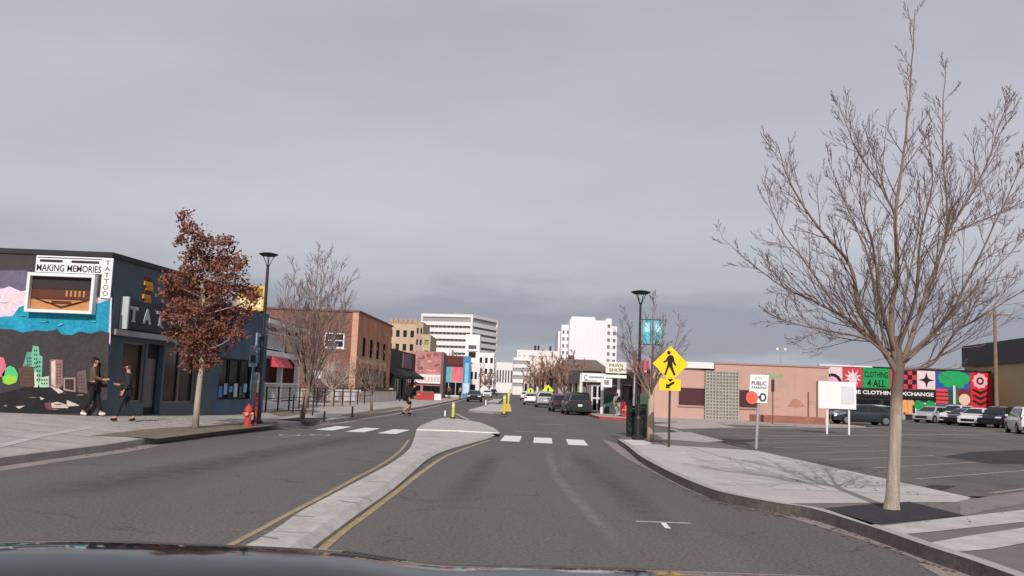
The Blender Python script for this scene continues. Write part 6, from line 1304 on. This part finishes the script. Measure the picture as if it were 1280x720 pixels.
q = G(508, 520, 0); lean_ = dict(pel=(0, -.05, .86), spi=(0, .05, 1.05), che=(0, .18, 1.22), nck=(0, .3, 1.34), hed=(0, .38, 1.45), top=(0, .4, 1.53), lsh=(-.18, .2, 1.28), rsh=(.18, .2, 1.28), lel=(-.24, .32, 1.06), lwr=(-.2, .5, 1.0), lha=(-.19, .58, .99), rel=(.26, .05, 1.06), rwr=(.28, .02, .84), rha=(.28, .03, .76), lhi=(-.1, -.05, .82), lkn=(-.12, .22, .55), lan=(-.11, .12, .18), lto=(-.11, .28, .13), rhi=(.1, -.05, .82), rkn=(.13, .12, .5), ran=(.11, -.22, .2), rto=(.12, -.08, .13))
person('person in a black coat and shorts riding a skateboard by the left kerb', (q.x, q.y, 0), R(-70), lean_, blk, blk, hairb, blk, shorts=True, scale=1.2)
t = thing('skateboard', 'black skateboard under the rider by the left kerb', 'skateboard', (q.x, q.y, 0), rz=R(-70)); t['_o'] = (0, 0, 0)
g_ = MB(); g_.box((0, 0, .095), (.22, .8, .02), black); obj('deck', g_, t)
for yy in (-.28, .28):
    for s in (-1, 1): g_ = MB(); g_.tube([(s*.07, yy, .04), (s*.12, yy, .04)], .038, greyc, 10); obj('wheel', g_, t)
    g_ = MB(); g_.box((0, yy, .06), (.16, .05, .05), galv); obj('axle', g_, t)
bend = dict(pel=(0, -.1, .9), spi=(0, .0, 1.06), che=(0, .16, 1.2), nck=(0, .28, 1.3), hed=(0, .36, 1.4), top=(0, .39, 1.47), lsh=(-.18, .16, 1.26), rsh=(.18, .16, 1.26), lel=(-.24, .24, 1.0), lwr=(-.2, .4, .9), lha=(-.19, .46, .86), rel=(.24, .24, 1.0), rwr=(.2, .4, .9), rha=(.19, .46, .86), lhi=(-.1, -.1, .86), rhi=(.1, -.1, .86))
person('person in a black top leaning forward behind the right hydrant', (D(777, 500, 61).x, 61, .153), R(60), bend, blk, mat('cloth_red', (150, 60, 70), .9, .15, 4), hairb, blk)
person('person in a pale grey top standing left of the right hydrant', (D(771, 500, 62.3).x, 62.3, .153), R(200), {}, greyc, mat('cloth_pale', (160, 150, 140), .9, .1, 4), mat('hair_blond', (180, 160, 130), .7, .1, 5), shoew, scale=.9)
for i, (px, lb) in enumerate([(561, 'person in brown standing before the colourful shop'), (575, 'person in white standing by the blue sign tower'), (553, 'person in grey on the pavement beside the pink shop')]):
    Y = 118+i*6; person(lb, (D(px, 500, Y).x, Y, .15), R(40*i), {}, [olive, greyc, navyc][i], [blk, denim, blk][i], hairb, blk)

# ================================================================ OWN CAR FRONT
t = thing('car_hood', 'glossy black hood of the car the picture is taken from', 'car hood', (0, 1.4, .9))
hoodm = mat('hood_paint', (18, 22, 27), .07, .04, 2, spec=.22); hb_ = hoodm.node_tree.nodes['Principled BSDF']; hb_.inputs['Coat Weight'].default_value = 0; hb_.inputs['Coat Roughness'].default_value = .05
def hoodz(x, y): 
    z = 1.223-.194*(y-2.2)-.35*(y-2.2)**2
    z += .03/(1+math.exp((x+.27)/.06))-.012*max(0, -x-.9)+.011*max(0, min(1, (x+.15)/.3))
    return z-.1*max(0, abs(x)-.95)**2*2
mb = MB(); nx_, ny_ = 48, 24; xs = [-1.5+3.0*i/nx_ for i in range(nx_+1)]; ysx = [.95+2.0*j/ny_ for j in range(ny_+1)]
mb.v = [Vector((x, y, hoodz(x, y))) for y in ysx for x in xs]; mb.mi(hoodm)
for j in range(ny_):
    for i in range(nx_): a = j*(nx_+1)+i; mb.f.append([a, a+1, a+nx_+2, a+nx_+1]); mb.m.append(0)
obj('panel', mb, t, smooth=True)
mb = MB(); mb.box((0, 2.5, .62), (2.9, .9, .5), hoodm); obj('front_body', mb, t)
mb = MB(); mb.box((0, .88, .9), (2.9, .14, .1), trimb); obj('cowl', mb, t)
mb = MB()
for k_ in range(12): mb.tube([(-.36+k_*.012, 2.12, hoodz(-.36+k_*.012, 2.12)), (-.352+k_*.012, 2.17, hoodz(-.352+k_*.012, 2.17))], .003, mat('vent_black', (60, 60, 64), .4, .2, 40), 6)
obj('washer_vent', mb, t)
mb = MB(); mb.tube([(-1.4+i*.1, 1.15+.02*math.sin(i*.3), hoodz(-1.4+i*.1, 1.15)+.012) for i in range(29)], .01, black, 6); obj('wiper', mb, t)
